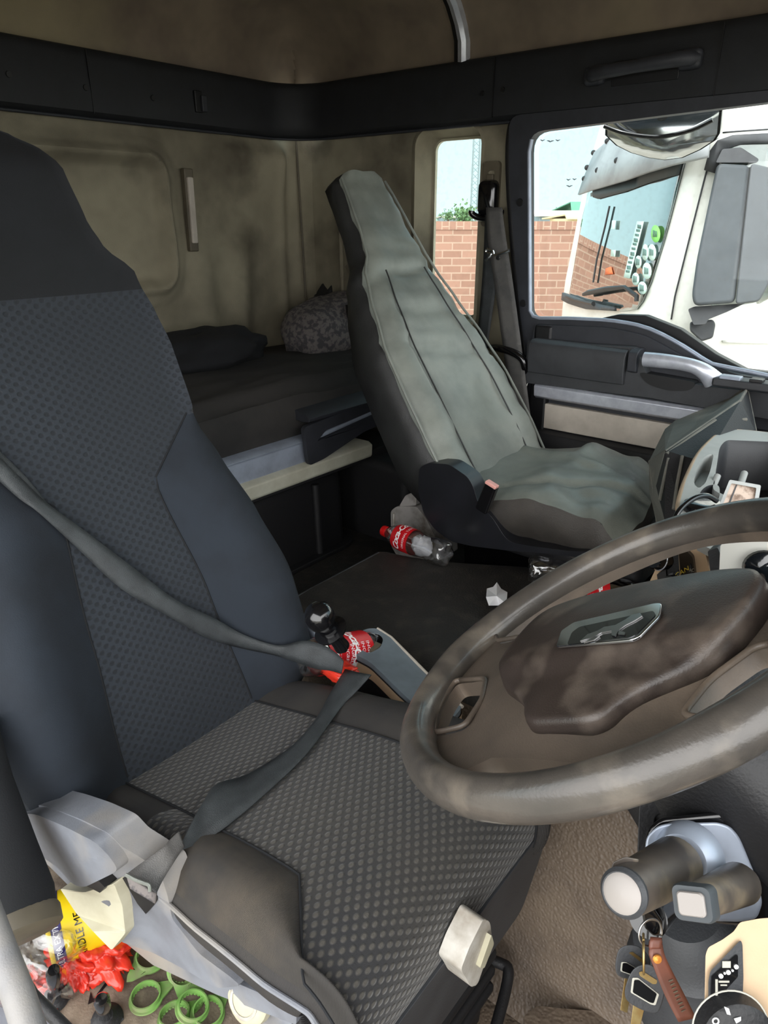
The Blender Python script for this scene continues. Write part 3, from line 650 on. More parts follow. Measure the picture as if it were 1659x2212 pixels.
tpatch('windscreen_backing', ws, 0.004, 'mat_inner' if 'mat_inner' in MATS else mat('mat_inner', (110, 122, 118), 0.6, col2=(60, 68, 66), nscale=2.2), tk, th=0.002)
tpatch('tint_band', [(1287, 402), (1350, 386), (1420, 352), (1484, 340), (1474, 378), (1420, 392), (1360, 414), (1300, 430), (1288, 426)], 0.022, 'tint', tk, th=0.003)
# interior glimpsed: dashboard reflection line, orange box
def visor(a, b): return tz(a, b)
vz = [[(1250, 421), (1275, 412), (1310, 402), (1350, 390), (1400, 372), (1450, 357), (1500, 345), (1530, 338)], [(1262, 385), (1290, 365), (1330, 345), (1370, 330), (1410, 318), (1455, 308), (1500, 298), (1535, 290)], [(1285, 330), (1320, 305), (1350, 285), (1385, 270), (1420, 262), (1460, 258), (1500, 256), (1540, 255)], [(1320, 300), (1345, 270), (1375, 250), (1400, 240), (1430, 235), (1465, 232), (1505, 230), (1545, 228)]]
offs = [0.20, 0.17, 0.10, 0.0]
vr = []
for row, of in zip(vz, offs):
    vr.append([T(*[q for q in (tz(a, b))], of) for a, b in row])
def refit(row, dpt): return [ray(a, b)*(p.dot(FW)-dpt) for (a, b), p in zip(row, [T(*tz(a, b)) for a, b in row])]
vr = [refit(r, o_) for r, o_ in zip(vz, (0.25, 0.2, 0.1, 0.0))]
vis = loft('sun_visor', vr, mat('visor_grey', (150, 154, 156), 0.5, col2=(128, 130, 132), nscale=3), tk, closed=False, cap=False, solid=0.015)
for a, b, q in ((1262, 386, .22), (1268, 362, .2), (1282, 330, .14), (1333, 347, .2), (1291, 368, .2), (1312, 305, .12)):
    p = ray(a, b)*(T(*tz(a, b)).dot(FW)-q-0.012); lathe('visor_bolt', [(0, 0.012), (0.014, 0.010), (0.018, 0)], p, -ray(a, b).normalized(), 'black', vis, n=12)
tpatch('corner_seam', [(1536, 330), (1539, 330), (1500, 480), (1460, 640), (1452, 690), (1449, 690), (1457, 640), (1497, 480)], 0.004, 'dark_grey', tk, th=0.004)
tpatch('panel_gap', [(1561, 285), (1659, 278), (1659, 281), (1561, 288)], 0.004, 'dark_grey', tk, th=0.004)
tpatch('side_window', [(1566, 300), (1600, 296), (1660, 296), (1668, 400), (1668, 640), (1640, 655), (1600, 662), (1560, 664), (1520, 655), (1535, 560), (1548, 440)], 0.006, 'truck_glass', tk)
tpatch('window_surround', [(1524, 368), (1534, 330), (1552, 304), (1580, 293), (1680, 288), (1680, 310), (1600, 312), (1570, 322), (1556, 345), (1548, 376)], 0.02, 'dark_grey', tk, th=0.015)
for pl in ([(1440, 690), (1450, 700), (1560, 702)],):
    pass
tpatch('body_crease', [(1560, 735), (1680, 738), (1680, 742), (1560, 739)], 0.01, 'white_paint', tk, th=0.02)
tpatch('wiper_cowl', [(1226, 632), (1250, 640), (1290, 654), (1340, 664), (1340, 672), (1280, 668), (1240, 656), (1224, 648)], 0.03, 'dark_grey', tk, th=0.02)
tube('wiper', [T(*tz(a, b), 0.05) for a, b in ((1395, 650), (1396, 640), (1370, 620), (1330, 624), (1290, 632), (1278, 636))], [.012, .012, .010, .014, .016, .010], 'black', tk, n=8)
tube('wiper', [T(*tz(a, b), 0.05) for a, b in ((1240, 640), (1262, 648), (1300, 656))], 0.012, 'black', tk, n=8)
tube('aerial', [T(*tz(a, b), 0.03) for a, b in ((1328, 445), (1318, 490), (1300, 560), (1292, 610))], 0.006, 'black', tk, n=6)
# stickers on the windscreen
mat('sticker_pale', (206, 232, 222), 0.5); mat('sticker_green', (140, 220, 110), 0.5); mat('sticker_ink', (90, 120, 112), 0.6); mat('orange_card', (226, 110, 60), 0.6)
def sticker(px, m, lab, nm='windscreen_sticker'):
    return tpatch(nm, px, 0.028, m, tk, th=0.002, label=lab)
sticker([(1388, 478), (1403, 478), (1372, 602), (1359, 599)], 'sticker_pale', 'long white strip sticker lettered lengthwise')
for k in range(11):
    t = k/11; x, y = 1394-28*t, 486+108*t; tpatch('strip_letter', [(x-4, y-1), (x+4, y), (x+4, y+(5 if k % 3 else 8)), (x-4, y+(4 if k % 3 else 7))], 0.031, 'sticker_ink', tk, th=0.001)
def ell(cx, cy, rx, ry, n=14): return [(cx+rx*math.cos(2*math.pi*k/n), cy+ry*math.sin(2*math.pi*k/n)) for k in range(n)]
for cx, cy, rx, ry, m, lab in ((1428, 505, 9, 19, 'sticker_green', 'bright green oval sticker'), (1406, 545, 7, 18, 'sticker_pale', None), (1420, 545, 8, 18, 'sticker_pale', None), (1391, 566, 7, 14, 'sticker_pale', None), (1409, 585, 9, 18, 'sticker_pale', None), (1385, 603, 8, 14, 'sticker_pale', None), (1399, 622, 9, 14, 'sticker_pale', None)):
    sticker(ell(cx, cy, rx, ry), m, lab)
    for k in range(3): tpatch('sticker_print', [(cx-4+k*3, cy-8+k), (cx-2.5+k*3, cy-8+k), (cx-3+k*3, cy+7), (cx-4.5+k*3, cy+7)], 0.031, 'sticker_ink', tk, th=0.001)
tpatch('licence_holder', [(1333, 476), (1341, 476), (1339, 495), (1331, 495)], 0.028, 'sticker_pale', tk, th=0.002)
tpatch('licence_holder', [(1331, 540), (1341, 540), (1340, 554), (1330, 554)], 0.028, 'sticker_pale', tk, th=0.002)
tpatch('dashboard_card', [(1316, 580), (1328, 576), (1332, 592), (1314, 594)], 0.02, 'orange_card', tk, th=0.002)
# mirrors of that truck
def blk(name, px, d0, th, m, parent, bev=0.03, back=1.0, label=None):
    a = [ray(x, y)*d0 for x, y in px]; c = sum(a, V((0, 0, 0)))/len(a); f = c.normalized()*th
    n = len(a)
    return mesh(name, a+[c+(p-c)*back+f for p in a], [tuple(range(n))]+[tuple(range(2*n-1, n-1, -1))]+[(i, (i+1) % n, (i+1) % n+n, i+n) for i in range(n)], m, parent, bev=bev, seg=3, label=label)
mat('mirror_shell', (66, 71, 75), 0.6, col2=(56, 61, 65), nscale=5)
mh = blk('door_mirror', rounded([(1549, 352), (1620, 356), (1588, 655), (1500, 662), (1494, 640), (1505, 560)], 14), 3.05, 0.10, 'mirror_shell', tk)
blk('mirror_back', rounded([(1622, 352), (1690, 368), (1690, 560), (1640, 652), (1588, 658)], 10), 3.04, 0.12, 'mirror_shell', mh)
blk('mirror_arm', rounded([(1545, 352), (1560, 322), (1600, 318), (1640, 344), (1635, 352)], 5), 3.1, 0.1, 'dark_grey', mh, bev=0.01)
blk('mirror_arm', rounded([(1486, 668), (1500, 662), (1610, 655), (1570, 674), (1530, 690), (1524, 700), (1498, 702)], 4), 3.1, 0.1, 'dark_grey', mh, bev=0.01)
blk('mirror_base', rounded([(1490, 695), (1540, 690), (1546, 700), (1540, 730), (1515, 738), (1490, 715)], 6), 3.2, 0.2, 'dark_grey', mh, bev=0.02)
bd = box('box_body', P1+TB*3.4+V((0, 0, 0.1))-TA*1.1, (1, 1, 1), 'white_paint', tk, bev=0)
bd.data.vertices.foreach_set('co', [c for i in range(8) for c in (P2+TA*(0.0 if i in (0, 3, 4, 7) else LF)+TB*(2.0 if i in (0, 1, 4, 5) else 8)+V((0, 0, -1.6 if i < 4 else 1.6))-parent_loc(tk))])
# ---------------------------------------------------------------- driver's seat
SY = 0.508
REC = math.radians(20); BN = V((math.cos(REC), 0, math.sin(REC))); BU = V((-math.sin(REC), 0, math.cos(REC))); BP = V((-0.80, 0, -0.75))
seat = empty('truck_seat', (-0.6, SY, -1.24), "driver's seat in dark dotted cloth with plain side bolsters, nearest the camera", 'seat')
W_S = [(-0.05, 0.205), (0.0, 0.245), (0.08, 0.262), (0.17, 0.262), (0.30, 0.240), (0.40, 0.212), (0.50, 0.188), (0.60, 0.186), (0.66, 0.176), (0.71, 0.150), (0.75, 0.104), (0.79, 0.090), (0.86, 0.080), (0.90, 0.066), (0.93, 0.040), (0.94, 0.012)]
def bb(s, side):
    w = interp(s, W_S); f = interp(s, [(-0.05, 0.110), (0.0, 0.118), (0.2, 0.102), (0.40, 0.078), (0.41, 0.082), (0.50, 0.17), (0.52, 0.18)])
    if s > 0.40: f = 0.080+(s-0.40)/0.095*0.10
    return min(f, w*0.985)
def bdepth(s, t):
    a = abs(t); d = 0.0
    if a > 0.5: d += interp(s, [(-0.05, 0.02), (0.05, 0.075), (0.2, 0.070), (0.35, 0.045), (0.5, 0.006), (0.7, 0.0)])*math.sin(math.pi*min(1, (a-0.5)/0.40)*0.5)**1.2*(1-0.35*sm(0.88, 1, a))
    d += -0.012*(1-a*a)*sm(0.0, 0.2, s)+0.012*math.cos(a*1.2)*math.exp(-((s-0.2)/0.1)**2)
    d += 0.030*sm(0.66, 0.74, s)*(1-sm(0.86, 0.95, s)*1.8)
    return d-0.03*a**6
NT = 21
def back_ring(s):
    w = interp(s, W_S); out = []; ts = ls(-1, 1, NT)
    for t in ts:
        b = bb(s, t); y = b*t/0.5 if abs(t) <= 0.5 else math.copysign(b+(w-b)*(abs(t)-0.5)/0.5, t)
        out.append((y, bdepth(s, t)))
    th = interp(s, [(-0.05, 0.10), (0.2, 0.14), (0.6, 0.13), (0.8, 0.12), (0.93, 0.05), (0.94, 0.04)])
    k = min(1, w/0.1)
    out += [(w+0.006*k, -0.035), (w+0.004*k, -0.065), (w-0.015*k, -th+0.015), (w*0.7, -th), (0, -th), (-w*0.7, -th), (-w+0.015*k, -th+0.015), (-w-0.004*k, -0.065), (-w-0.006*k, -0.035)]
    return [BP+BU*s+BN*d+V((0, SY+y, 0)) for y, d in out], [(y+3, s) for y, d in out]
def split_loft(rings, uvr, region, specs, parent):
    n = len(rings[0]); groups = {}
    for i in range(len(rings)-1):
        for j in range(n):
            groups.setdefault(region(i, j), []).append((i, j))
    for key, quads in groups.items():
        idx = {}; vs = []; uv = []; fs = []
        def vi(i, j):
            j %= n
            if (i, j) not in idx: idx[(i, j)] = len(vs); vs.append(rings[i][j]); uv.append(uvr[i][j])
            return idx[(i, j)]
        for i, j in quads: fs.append((vi(i, j), vi(i, j+1), vi(i+1, j+1), vi(i+1, j)))
        nm, m = specs[key]
        mesh(nm, vs, fs, m, parent, uvs=uv, sharp=0)
SS = sorted(set([round(x, 4) for x in ls(-0.05, 0.0, 4)+ls(0.0, 0.69, 48)+ls(0.69, 0.90, 18)+ls(0.90, 0.94, 8)]+[0.40]))
rg = [back_ring(s) for s in SS]
def breg(i, j):
    s = (SS[i]+SS[i+1])/2
    if j >= NT-1: return 'shell'
    t = -1+2*(j+0.5)/(NT-1)
    if s > 0.69-0.0*abs(t): return 'head'
    if abs(t) < 0.5 or s > 0.49: return 'mid'
    return 'L' if t < 0 else 'R'
split_loft([r[0] for r in rg], [r[1] for r in rg], breg, {'shell': ('backrest_shell', 'suede'), 'head': ('headrest', 'headrest'), 'mid': ('backrest_panel', 'seat_weave'), 'L': ('side_bolster', 'suede'), 'R': ('side_bolster', 'suede')}, seat)
def on_back(u, v, lift=0.0):
    d = ray(u, v); p = onplane(u, v, BP, BN)
    for _ in range(6):
        s = (p-BP).dot(BU); y = p.y-SY; w = interp(s, W_S); b = bb(s, 1)
        t = 0.5*abs(y)/b if abs(y) < b else min(1, 0.5+0.5*(abs(y)-b)/max(1e-3, w-b))
        p = onplane(u, v, BP+BN*(bdepth(s, t)+lift), BN)
    return p
# seams of the backrest
for sg in (1, -1):
    tube('seam', [BP+BU*s+BN*(bdepth(s, .5)+0.0005)+V((0, SY+sg*bb(s, 1), 0)) for s in ls(0.0, 0.488, 24)], 0.0016, 'headrest', seat, n=6)
# cushion
CP = [(-0.93, -0.80), (-0.86, -0.768), (-0.80, -0.752), (-0.74, -0.736), (-0.67, -0.717), (-0.60, -0.70), (-0.54, -0.684), (-0.48, -0.672), (-0.42, -0.664), (-0.37, -0.662), (-0.335, -0.668), (-0.312, -0.682), (-0.297, -0.704), (-0.290, -0.735), (-0.290, -0.775), (-0.30, -0.81), (-0.325, -0.835)]
cpp, _ = crom([V((x, 0, z)) for x, z in CP], 4)
plen = [0]
for a, b in zip(cpp, cpp[1:]): plen.append(plen[-1]+(b-a).length)
def cnorm(i):
    t = (cpp[min(i+1, len(cpp)-1)]-cpp[max(i-1, 0)]).normalized(); return V((-t.z, 0, t.x))
def cw(x): return interp(x, [(-0.93, 0.20), (-0.85, 0.225), (-0.7, 0.238), (-0.4, 0.240), (-0.30, 0.225), (-0.26, 0.205)])
def cb(i, sg):
    x, z = cpp[i].x, cpp[i].z
    if sg > 0: return min(0.122+0.05*sm(-0.45, -0.30, x), cw(x)-0.01)
    k = 0.123
    if x > -0.435: k = 0.123+0.083*min(1, (x+0.435)/0.09)
    return min(k, cw(x)-0.02)
NC = 25
def cring(i):
    w = cw(cpp[i].x); wn_ = w*(0.84+0.025*sm(-0.60, -0.50, cpp[i].x)); n = cnorm(i); out = []; uv = []
    for t in ls(-1, 1, NC):
        a = abs(t); b = min(cb(i, t), (w if t > 0 else wn_)-0.012); y = b*t/0.5 if a <= 0.5 else math.copysign(b+((w if t > 0 else wn_)-b)*(a-0.5)/0.5, t)
        d = 0.012*math.sin(math.pi*min(1, max(0, (a-0.5)/0.5)))-0.030*a**8-0.008*(1-a*a)
        out.append((y, d)); uv.append((y, plen[i]))
    out += [(w+0.008, -0.04), (w+0.006, -0.07), (w-0.01, -0.095), (0, -0.10), (-wn_+0.01, -0.095), (-wn_-0.006, -0.07), (-wn_-0.008, -0.04)]
    # keep the wrap from turning inside out on the front roll
    f = min(1.0, 0.35+abs(n.z))
    return [cpp[i]+n*(d if d > -0.05 else d*f)+V((0, SY+y, 0)) for y, d in out], [(y+5, plen[i]) for y, d in out]
cr = [cring(i) for i in range(len(cpp))]
def creg(i, j):
    x = (cpp[i].x+cpp[i+1].x)/2; z = (cpp[i].z+cpp[i+1].z)/2
    t = -1+2*(j+0.5)/(NC-1)
    if j >= NC-1: return 'skirt'
    if abs(t) < 0.5: return 'mid'
    if t > 0: return 'far' 
    if x < -0.67: return 'rear'
    if x < -0.60: return 'mid'
    return 'near'
split_loft([r[0] for r in cr], [r[1] for r in cr], creg, {'skirt': ('cushion_skirt', 'cushion_plain'), 'mid': ('cushion_panel', 'cushion_weave'), 'far': ('cushion_bolster', 'cushion_plain'), 'rear': ('cushion_strip', 'cushion_plain'), 'near': ('cushion_bolster', 'cushion_dusty')}, seat)
def cz(x):
    for a, b in zip(cpp, cpp[1:]):
        if a.x <= x <= b.x: return a.z+(b.z-a.z)*(x-a.x)/max(1e-6, b.x-a.x)
    return -0.75
def on_cush(u, v, lift=0.0):
    p = at(u, v, 2, -0.7)
    for _ in range(8): p = at(u, v, 2, cz(min(-0.30, max(-0.92, p.x)))-0.006+lift)
    return p
for sg in (1, -1):
    tube('seam', [cpp[i]+cnorm(i)*(-0.004)+V((0, SY+sg*cb(i, sg), 0)) for i in range(8, 58 if sg > 0 else 62)], 0.0016, 'headrest', seat, n=6)
# piping round the near front bolster
tube('piping', [cpp[i]+cnorm(i)*(-0.040)+V((0, SY-cw(cpp[i].x)*(0.84+0.025*sm(-0.60, -0.50, cpp[i].x))-0.010, 0)) for i in range(20, 60)], 0.003, 'shield_grey', seat, n=8)
# seat frame: grey side shield with recliner hump, cream lever, slots
sh = [(35, 1765), (52, 1746), (85, 1738), (130, 1752), (180, 1772), (235, 1800), (262, 1828), (300, 1850), (345, 1880), (362, 1935), (372, 1985), (430, 2060), (500, 2112), (520, 2130), (470, 2135), (400, 2095), (330, 2058), (262, 2035), (215, 1995), (165, 1930), (110, 1875), (60, 1830)]
hole1 = [(215, 1893), (236, 1880), (252, 1897), (240, 1908)]; hole2 = [(262, 1895), (290, 1905), (325, 1950), (342, 1940), (318, 1968), (295, 1955)]
def shm(a, b, d): q = at(a, b, 1, 0.262+0.034*sm(215, 340, a)); return V((q.x, q.y+0.035-d, q.z))
shield = gridplate('side_shield', [rounded(sh, 10, 3)], 0.035, shm, 'shield_grey', seat, step=22, bev=0.006, seg=3, label='dusty grey plastic side shield')
gridplate('recliner_hump', [rounded([(40, 1768), (60, 1745), (100, 1742), (165, 1768), (232, 1800), (262, 1830), (282, 1862), (205, 1900), (180, 1892), (150, 1858), (95, 1822), (55, 1795)], 14, 4)], 0.05, shm, 'shield_grey', seat, step=24, bev=0.010, seg=4)
plate('release_lever', [rounded([(150, 1905), (205, 1912), (268, 1893), (285, 1940), (291, 2000), (261, 2037), (225, 2000), (185, 1958)], 5, 3)], 0.048, shm, 'cream', seat, bev=0.008, seg=3, label='cream plastic seat release lever')
plate('slot', [[(213, 1896), (236, 1881), (252, 1898), (241, 1910)]], 0.050, lambda a, b, d: shm(a, b, d), 'black', seat)
plate('belt_slot', [[(268, 1895), (285, 1890), (344, 1940), (336, 1952), (318, 1972), (300, 1950)]], 0.037, lambda a, b, d: shm(a, b, d), 'black', seat)
# frame below the cushion and pedestal
box('seat_frame', (-0.585, SY+0.01, -0.855), (0.49, 0.38, 0.08), 'shield_grey', seat, bev=0.02, seg=3)
plate('side_rail', [rounded([(262, 2030), (330, 2050), (480, 2110), (640, 2180), (640, 2215), (470, 2150), (330, 2085)], 6, 3)], 0.03, lambda a, b, d: (lambda q: V((q.x, q.y+0.03-d, q.z)))(at(a, b, 1, 0.31)), 'shield_grey', seat, bev=0.004)
box('suspension_base', (-0.60, SY+0.06, -1.06), (0.48, 0.28, 0.36), 'rubber_black', seat, bev=0.02)
for i, z in enumerate((-0.92, -0.96, -1.0, -1.04, -1.08, -1.12, -1.16)):
    box('bellows_fold', (-0.60, SY+0.06, z), (0.50, 0.30, 0.02), 'rubber_black', seat, bev=0.008)
plate('front_valance', [rounded([(0.285, -0.79), (0.72, -0.77), (0.73, -0.83), (0.71, -0.95), (0.30, -0.95)], 0.02)], 0.03, lambda a, b, d: (-0.345+d+0.12*(b+0.95), a, b), 'dark_grey', seat, bev=0.005)
# two cream levers: one on the near side, one on the front edge
plate('adjust_lever', [rounded([(1012, 1962), (1026, 1968), (1031, 2000), (1028, 2025), (1000, 2105), (985, 2110), (972, 2085), (962, 2072), (980, 2025)], 10, 4)], 0.03, lambda a, b, d: (lambda q: V((q.x-0.01+d, q.y, q.z)))(at(a, b, 0, -0.285)), 'white_plastic', seat, bev=0.006, seg=3, label='off-white adjusting lever on the front edge')
plate('lever_grip', [rounded([(1020, 1990), (1026, 2010), (1005, 2062), (995, 2062)], 4, 3)], 0.036, lambda a, b, d: (lambda q: V((q.x-0.01+d, q.y, q.z)))(at(a, b, 0, -0.285)), 'cream', seat, bev=0.002)
lathe('height_knob', [(0.0, 0.016), (0.022, 0.015), (0.029, 0.009), (0.030, 0.0)], at(545, 2150, 1, 0.325), (0.1, -1, 0.5), 'cream', seat, n=28, xh=(1, 0, 0), label='cream round height knob')
lathe('knob_ring', [(0.016, 0.016), (0.018, 0.018), (0.020, 0.016), (0.020, 0.014), (0.016, 0.014)], at(545, 2150, 1, 0.325), (0.1, -1, 0.5), 'white_plastic', seat, n=28, cap=False)
# wiring seen behind the shield
for k in range(4):
    tube('cable', [at(190+k*7, 1775, 1, 0.30), at(215+k*6, 1800+k*3, 1, 0.30), at(240+k*5, 1825, 1, 0.305), at(275+k*4, 1838, 1, 0.30), at(298, 1850+k*4, 1, 0.295)], 0.004, 'gloss_black' if k % 2 else 'silver_paint', seat, smoothpath=4)
# cover over the rear bracket next to the far bolster
box('recliner_cover', at(668, 1395, 1, 0.80), (0.10, 0.03, 0.10), 'silver_paint', seat, rot=Matrix.Rotation(math.radians(-35), 3, 'Y'), bev=0.01)

# ---------------------------------------------------------------- driver's belt
def ribbon(name, A, B, m, parent, th=0.0018, sub=4, mid=0.0, **kw):
    A, _ = crom(A, sub); B, _ = crom(B, sub); vs, fs = [], []
    K = 4
    for a, b in zip(A, B):
        n = FW*-1
        for k in range(K+1):
            t = k/K; vs.append(a*(1-t)+b*t+n*mid*math.sin(math.pi*t))
    for i in range(len(A)-1):
        for k in range(K): s = i*(K+1)+k; fs.append((s, s+1, s+K+2, s+K+1))
    return mesh(name, vs, fs, m, parent, solid=th, sharp=0, **kw)
belt = empty('seat_belt', on_cush(700, 1500), "slack grey seat belt crossing the driver's seat from shoulder to lap", 'seat belt')
up_ = [(-60, 925), (0, 988), (55, 1043), (105, 1090), (190, 1152), (295, 1232), (380, 1296), (464, 1336), (527, 1371), (600, 1394)]
lo_ = [(-60, 985), (0, 1040), (45, 1080), (84, 1108), (169, 1186), (262, 1272), (359, 1328), (439, 1374), (506, 1396), (590, 1414)]
A = [on_back(a, b, 0.012) for a, b in up_]; B = [on_back(a, b, 0.006) for a, b in lo_]
q0 = A[-1].dot(FW); q1 = B[-1].dot(FW)
for k, ((a, b), (c, d)) in enumerate((((655, 1384), (622, 1424)), ((698, 1393), (680, 1444)), ((728, 1412), (712, 1448)), ((742, 1428), (738, 1455)))):
    A.append(ray(a, b)*(q0-0.012*(k+1))); B.append(ray(c, d)*(q1-0.012*(k+1)))
ribbon('shoulder_strap', A, B, 'belt', belt, mid=0.004)
# second layer showing where the strap is twisted at the shoulder
ribbon('strap_fold', [on_back(a, b, 0.004) for a, b in ((-40, 930), (0, 975), (60, 1035), (105, 1092))], [on_back(a, b, 0.003) for a, b in ((-40, 960), (0, 1010), (60, 1060), (100, 1100))], 'belt', belt)
lapL = [(746, 1446), (712, 1500), (687, 1546), (634, 1609), (537, 1672), (470, 1693), (440, 1730), (415, 1775), (388, 1830)]
lapR = [(802, 1458), (768, 1496), (735, 1531), (663, 1628), (576, 1712), (489, 1786), (441, 1815), (410, 1830), (392, 1836)]
LL = [on_cush(a, b, l) for (a, b), l in zip(lapL, (0.03, 0.02, 0.014, 0.012, 0.012, 0.03, 0.03, 0.028, 0.02))]; LR = [on_cush(a, b, l) for (a, b), l in zip(lapR, (0.03, 0.018, 0.01, 0.006, 0.005, 0.005, 0.006, 0.012, 0.018))]
ribbon('lap_strap', LL, LR, 'belt', belt, mid=0.003)
f0 = [(386, 1796), (366, 1815), (349, 1833), (300, 1868), (274, 1888)]; f1 = [(398, 1828), (386, 1846), (372, 1868), (350, 1905), (338, 1930)]
fa = [ray(a, b)*(on_cush(388, 1830, 0.02).dot(FW)-0.012*k) for k, (a, b) in enumerate(f0)]; fb = [ray(a, b)*(on_cush(388, 1830, 0.02).dot(FW)-0.012*k) for k, (a, b) in enumerate(f1)]
ribbon('anchor_strap', fa, fb, 'belt_dusty', belt, label='dusty pale end of the strap at the anchor')
ribbon('stitched_end', [fa[-1], fa[-1]+(ray(285, 1925)-ray(274, 1888))*0.62], [fb[-1], fb[-1]+(ray(336, 1955)-ray(338, 1930))*0.62], 'patterned', belt, th=0.005)
tube('stitch_edge', [ray(a, b)*(fa[-1].dot(FW)-0.004) for a, b in ((271, 1889), (292, 1900), (312, 1908), (322, 1912), (324, 1925))], 0.002, 'vinyl', belt, n=6, smoothpath=3)

# ---------------------------------------------------------------- passenger seat
PY = 1.61; PN_R = math.radians(35)
PN = V((math.cos(PN_R), 0, math.sin(PN_R))); PU = V((-math.sin(PN_R), 0, math.cos(PN_R))); PP = V((-0.885, 0, -0.615))
ps = empty('truck_seat', (-0.75, PY, -1.2), 'passenger seat in a creased grey-green vinyl cover, beyond the centre tunnel', 'seat')
# front-face edges measured along the recline: (s, near y, far y)
PE = [(-0.06, -0.235, 0.22), (0.0, -0.245, 0.225), (0.1, -0.245, 0.235), (0.25, -0.24, 0.232), (0.38, -0.232, 0.205), (0.5, -0.20, 0.165), (0.6, -0.165, 0.135), (0.66, -0.120, 0.125), (0.75, -0.095, 0.118), (0.84, -0.078, 0.112), (0.885, -0.07, 0.105), (0.90, -0.05, 0.085)]
def pe(s): return interp(s, [(a, b) for a, b, c in PE]), interp(s, [(a, c) for a, b, c in PE])
def pring(s):
    y0, y1 = pe(s); out = []
    for k in range(15):
        t = k/14; y = y0+(y1-y0)*t; a = abs(2*t-1)
        d = -0.02*a**6+0.022*math.exp(-((a-0.72)/0.14)**2)*sm(0.6, 0.4, s)-0.008*(1-a)
        d += 0.010*noise.noise(V((y*9, s*7, 2.2)))+0.007*noise.noise(V((y*3+s*18, s*16, 5)))
        d -= 0.012*math.exp(-((s-0.60-0.10*(y))/0.014)**2)+0.012*math.exp(-((s-0.36+0.25*y)/0.016)**2)
        out.append((y, d))
    th = interp(s, [(-0.06, 0.12), (0.1, 0.17), (0.4, 0.16), (0.66, 0.11), (0.85, 0.09), (0.90, 0.05)])
    out += [(y1+0.012, -0.035), (y1+0.012, -0.07), (y1-0.01, -th+0.02), (y1-0.04, -th), (0, -th), (y0+0.04, -th), (y0+0.004, -th+0.02), (y0-0.014, -0.07), (y0-0.012, -0.035)]
    return [PP+PU*s+PN*d+V((0, PY+y, 0)) for y, d in out], [(y, s) for y, d in out]
PS_ = ls(-0.06, 0.885, 64)+[0.893, 0.90]
pr_ = [pring(s) for s in PS_]
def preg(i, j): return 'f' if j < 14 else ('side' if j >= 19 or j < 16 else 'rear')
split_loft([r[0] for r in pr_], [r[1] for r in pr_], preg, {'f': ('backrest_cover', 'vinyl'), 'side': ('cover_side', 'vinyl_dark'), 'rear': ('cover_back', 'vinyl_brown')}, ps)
topv = pr_[-1][0]; mesh('cover_top', topv, [tuple(range(len(topv)))], 'vinyl', ps)
for sg in (0, 1): tube('seam', [PP+PU*s+PN*(-0.010)+V((0, PY+pe(s)[sg]+(-.002, .002)[sg], 0)) for s in ls(-0.02, 0.88, 40)], 0.0035, 'vinyl', ps, n=8)
for t in (0.22, 0.78): tube('seam', [PP+PU*s+PN*(0.004)+V((0, PY+pe(s)[0]*(1-t)+pe(s)[1]*t, 0)) for s in ls(0.02, 0.60, 30)], 0.0022, 'vinyl_dark', ps, n=6)
# wider back shell of the seat showing behind the cover on the far side
bk = [pe(s) for s in ls(0, 0.72, 20)]
loft('back_shell', [[PP+PU*s+PN*d+V((0, PY+y, 0)) for y, d in ((0.0, -0.09), (w, -0.09), (w+0.015, -0.12), (w, -0.16), (0.0, -0.19))] for s, w in ((0.0, 0.24), (0.2, 0.27), (0.42, 0.265), (0.55, 0.235), (0.64, 0.19), (0.70, 0.14), (0.73, 0.08))], 'vinyl_brown', ps, sharp=60)
tube('back_strap', [PP+PU*s+PN*(-0.06)+V((0, PY+y, 0)) for s, y in ((0.91, 0.07), (0.84, 0.115), (0.72, 0.125), (0.6, 0.16), (0.45, 0.215))], 0.012, 'rubber_black', ps, smoothpath=4, flat=0.4)
# cushion with a wrinkled cover and hanging skirt
def pcush(u, v):       # u along x (rear 0 .. front 1), v across
    x = -0.93+(0.485-0.09*v)*u; y = PY-0.245+0.475*v
    a = abs(2*v-1); z = -0.600+0.030*sm(0.1, 0.55, u)-0.022*sm(0.80, 1.0, u)-0.020*a**6-0.02*max(0, u-0.9)/0.1
    z += 0.012*noise.noise(V((x*8, y*8, 3)))+0.009*noise.noise(V((x*14+y*9, y*16-x*6, 7)))*sm(0.2, 0.5, u)
    z += 0.014*math.exp(-((y-PY-0.02+0.4*(x+0.65))/0.02)**2)+0.018*math.exp(-((x+0.72)/0.03)**2)*math.exp(-((y-PY-0.14)/0.07)**2)
    z -= 0.012*math.exp(-((y-PY+0.10-0.35*(x+0.6))/0.014)**2)
    x -= 0.03*a**4*sm(0.7, 1, u)
    return V((x, y, z))
heightgrid('cushion_cover', ls(0, 1, 50), ls(0, 1, 44), pcush, 'vinyl', ps, sharp=0)
def skirt(u, v):
    # perimeter: near side rear->front, then front near->far, then far side
    if u < 1: p = pcush(u, 0); o_ = V((0, -1, 0))
    elif u < 2: p = pcush(1, u-1); o_ = V((1, 0, 0))
    else: p = pcush(1-(u-2), 1); o_ = V((0, 1, 0))
    w = 0.012*math.sin(math.pi*min(v, 1))+0.006*noise.noise(V((u*9, v*2, 1)))*v
    return p+o_*(w-0.025*v*v)+V((0, 0, -0.115*v*(0.82+0.25*min(u, 1))))
heightgrid('cushion_skirt', ls(0, 3, 110), ls(0, 1, 10), skirt, 'vinyl_skirt', ps, sharp=0)
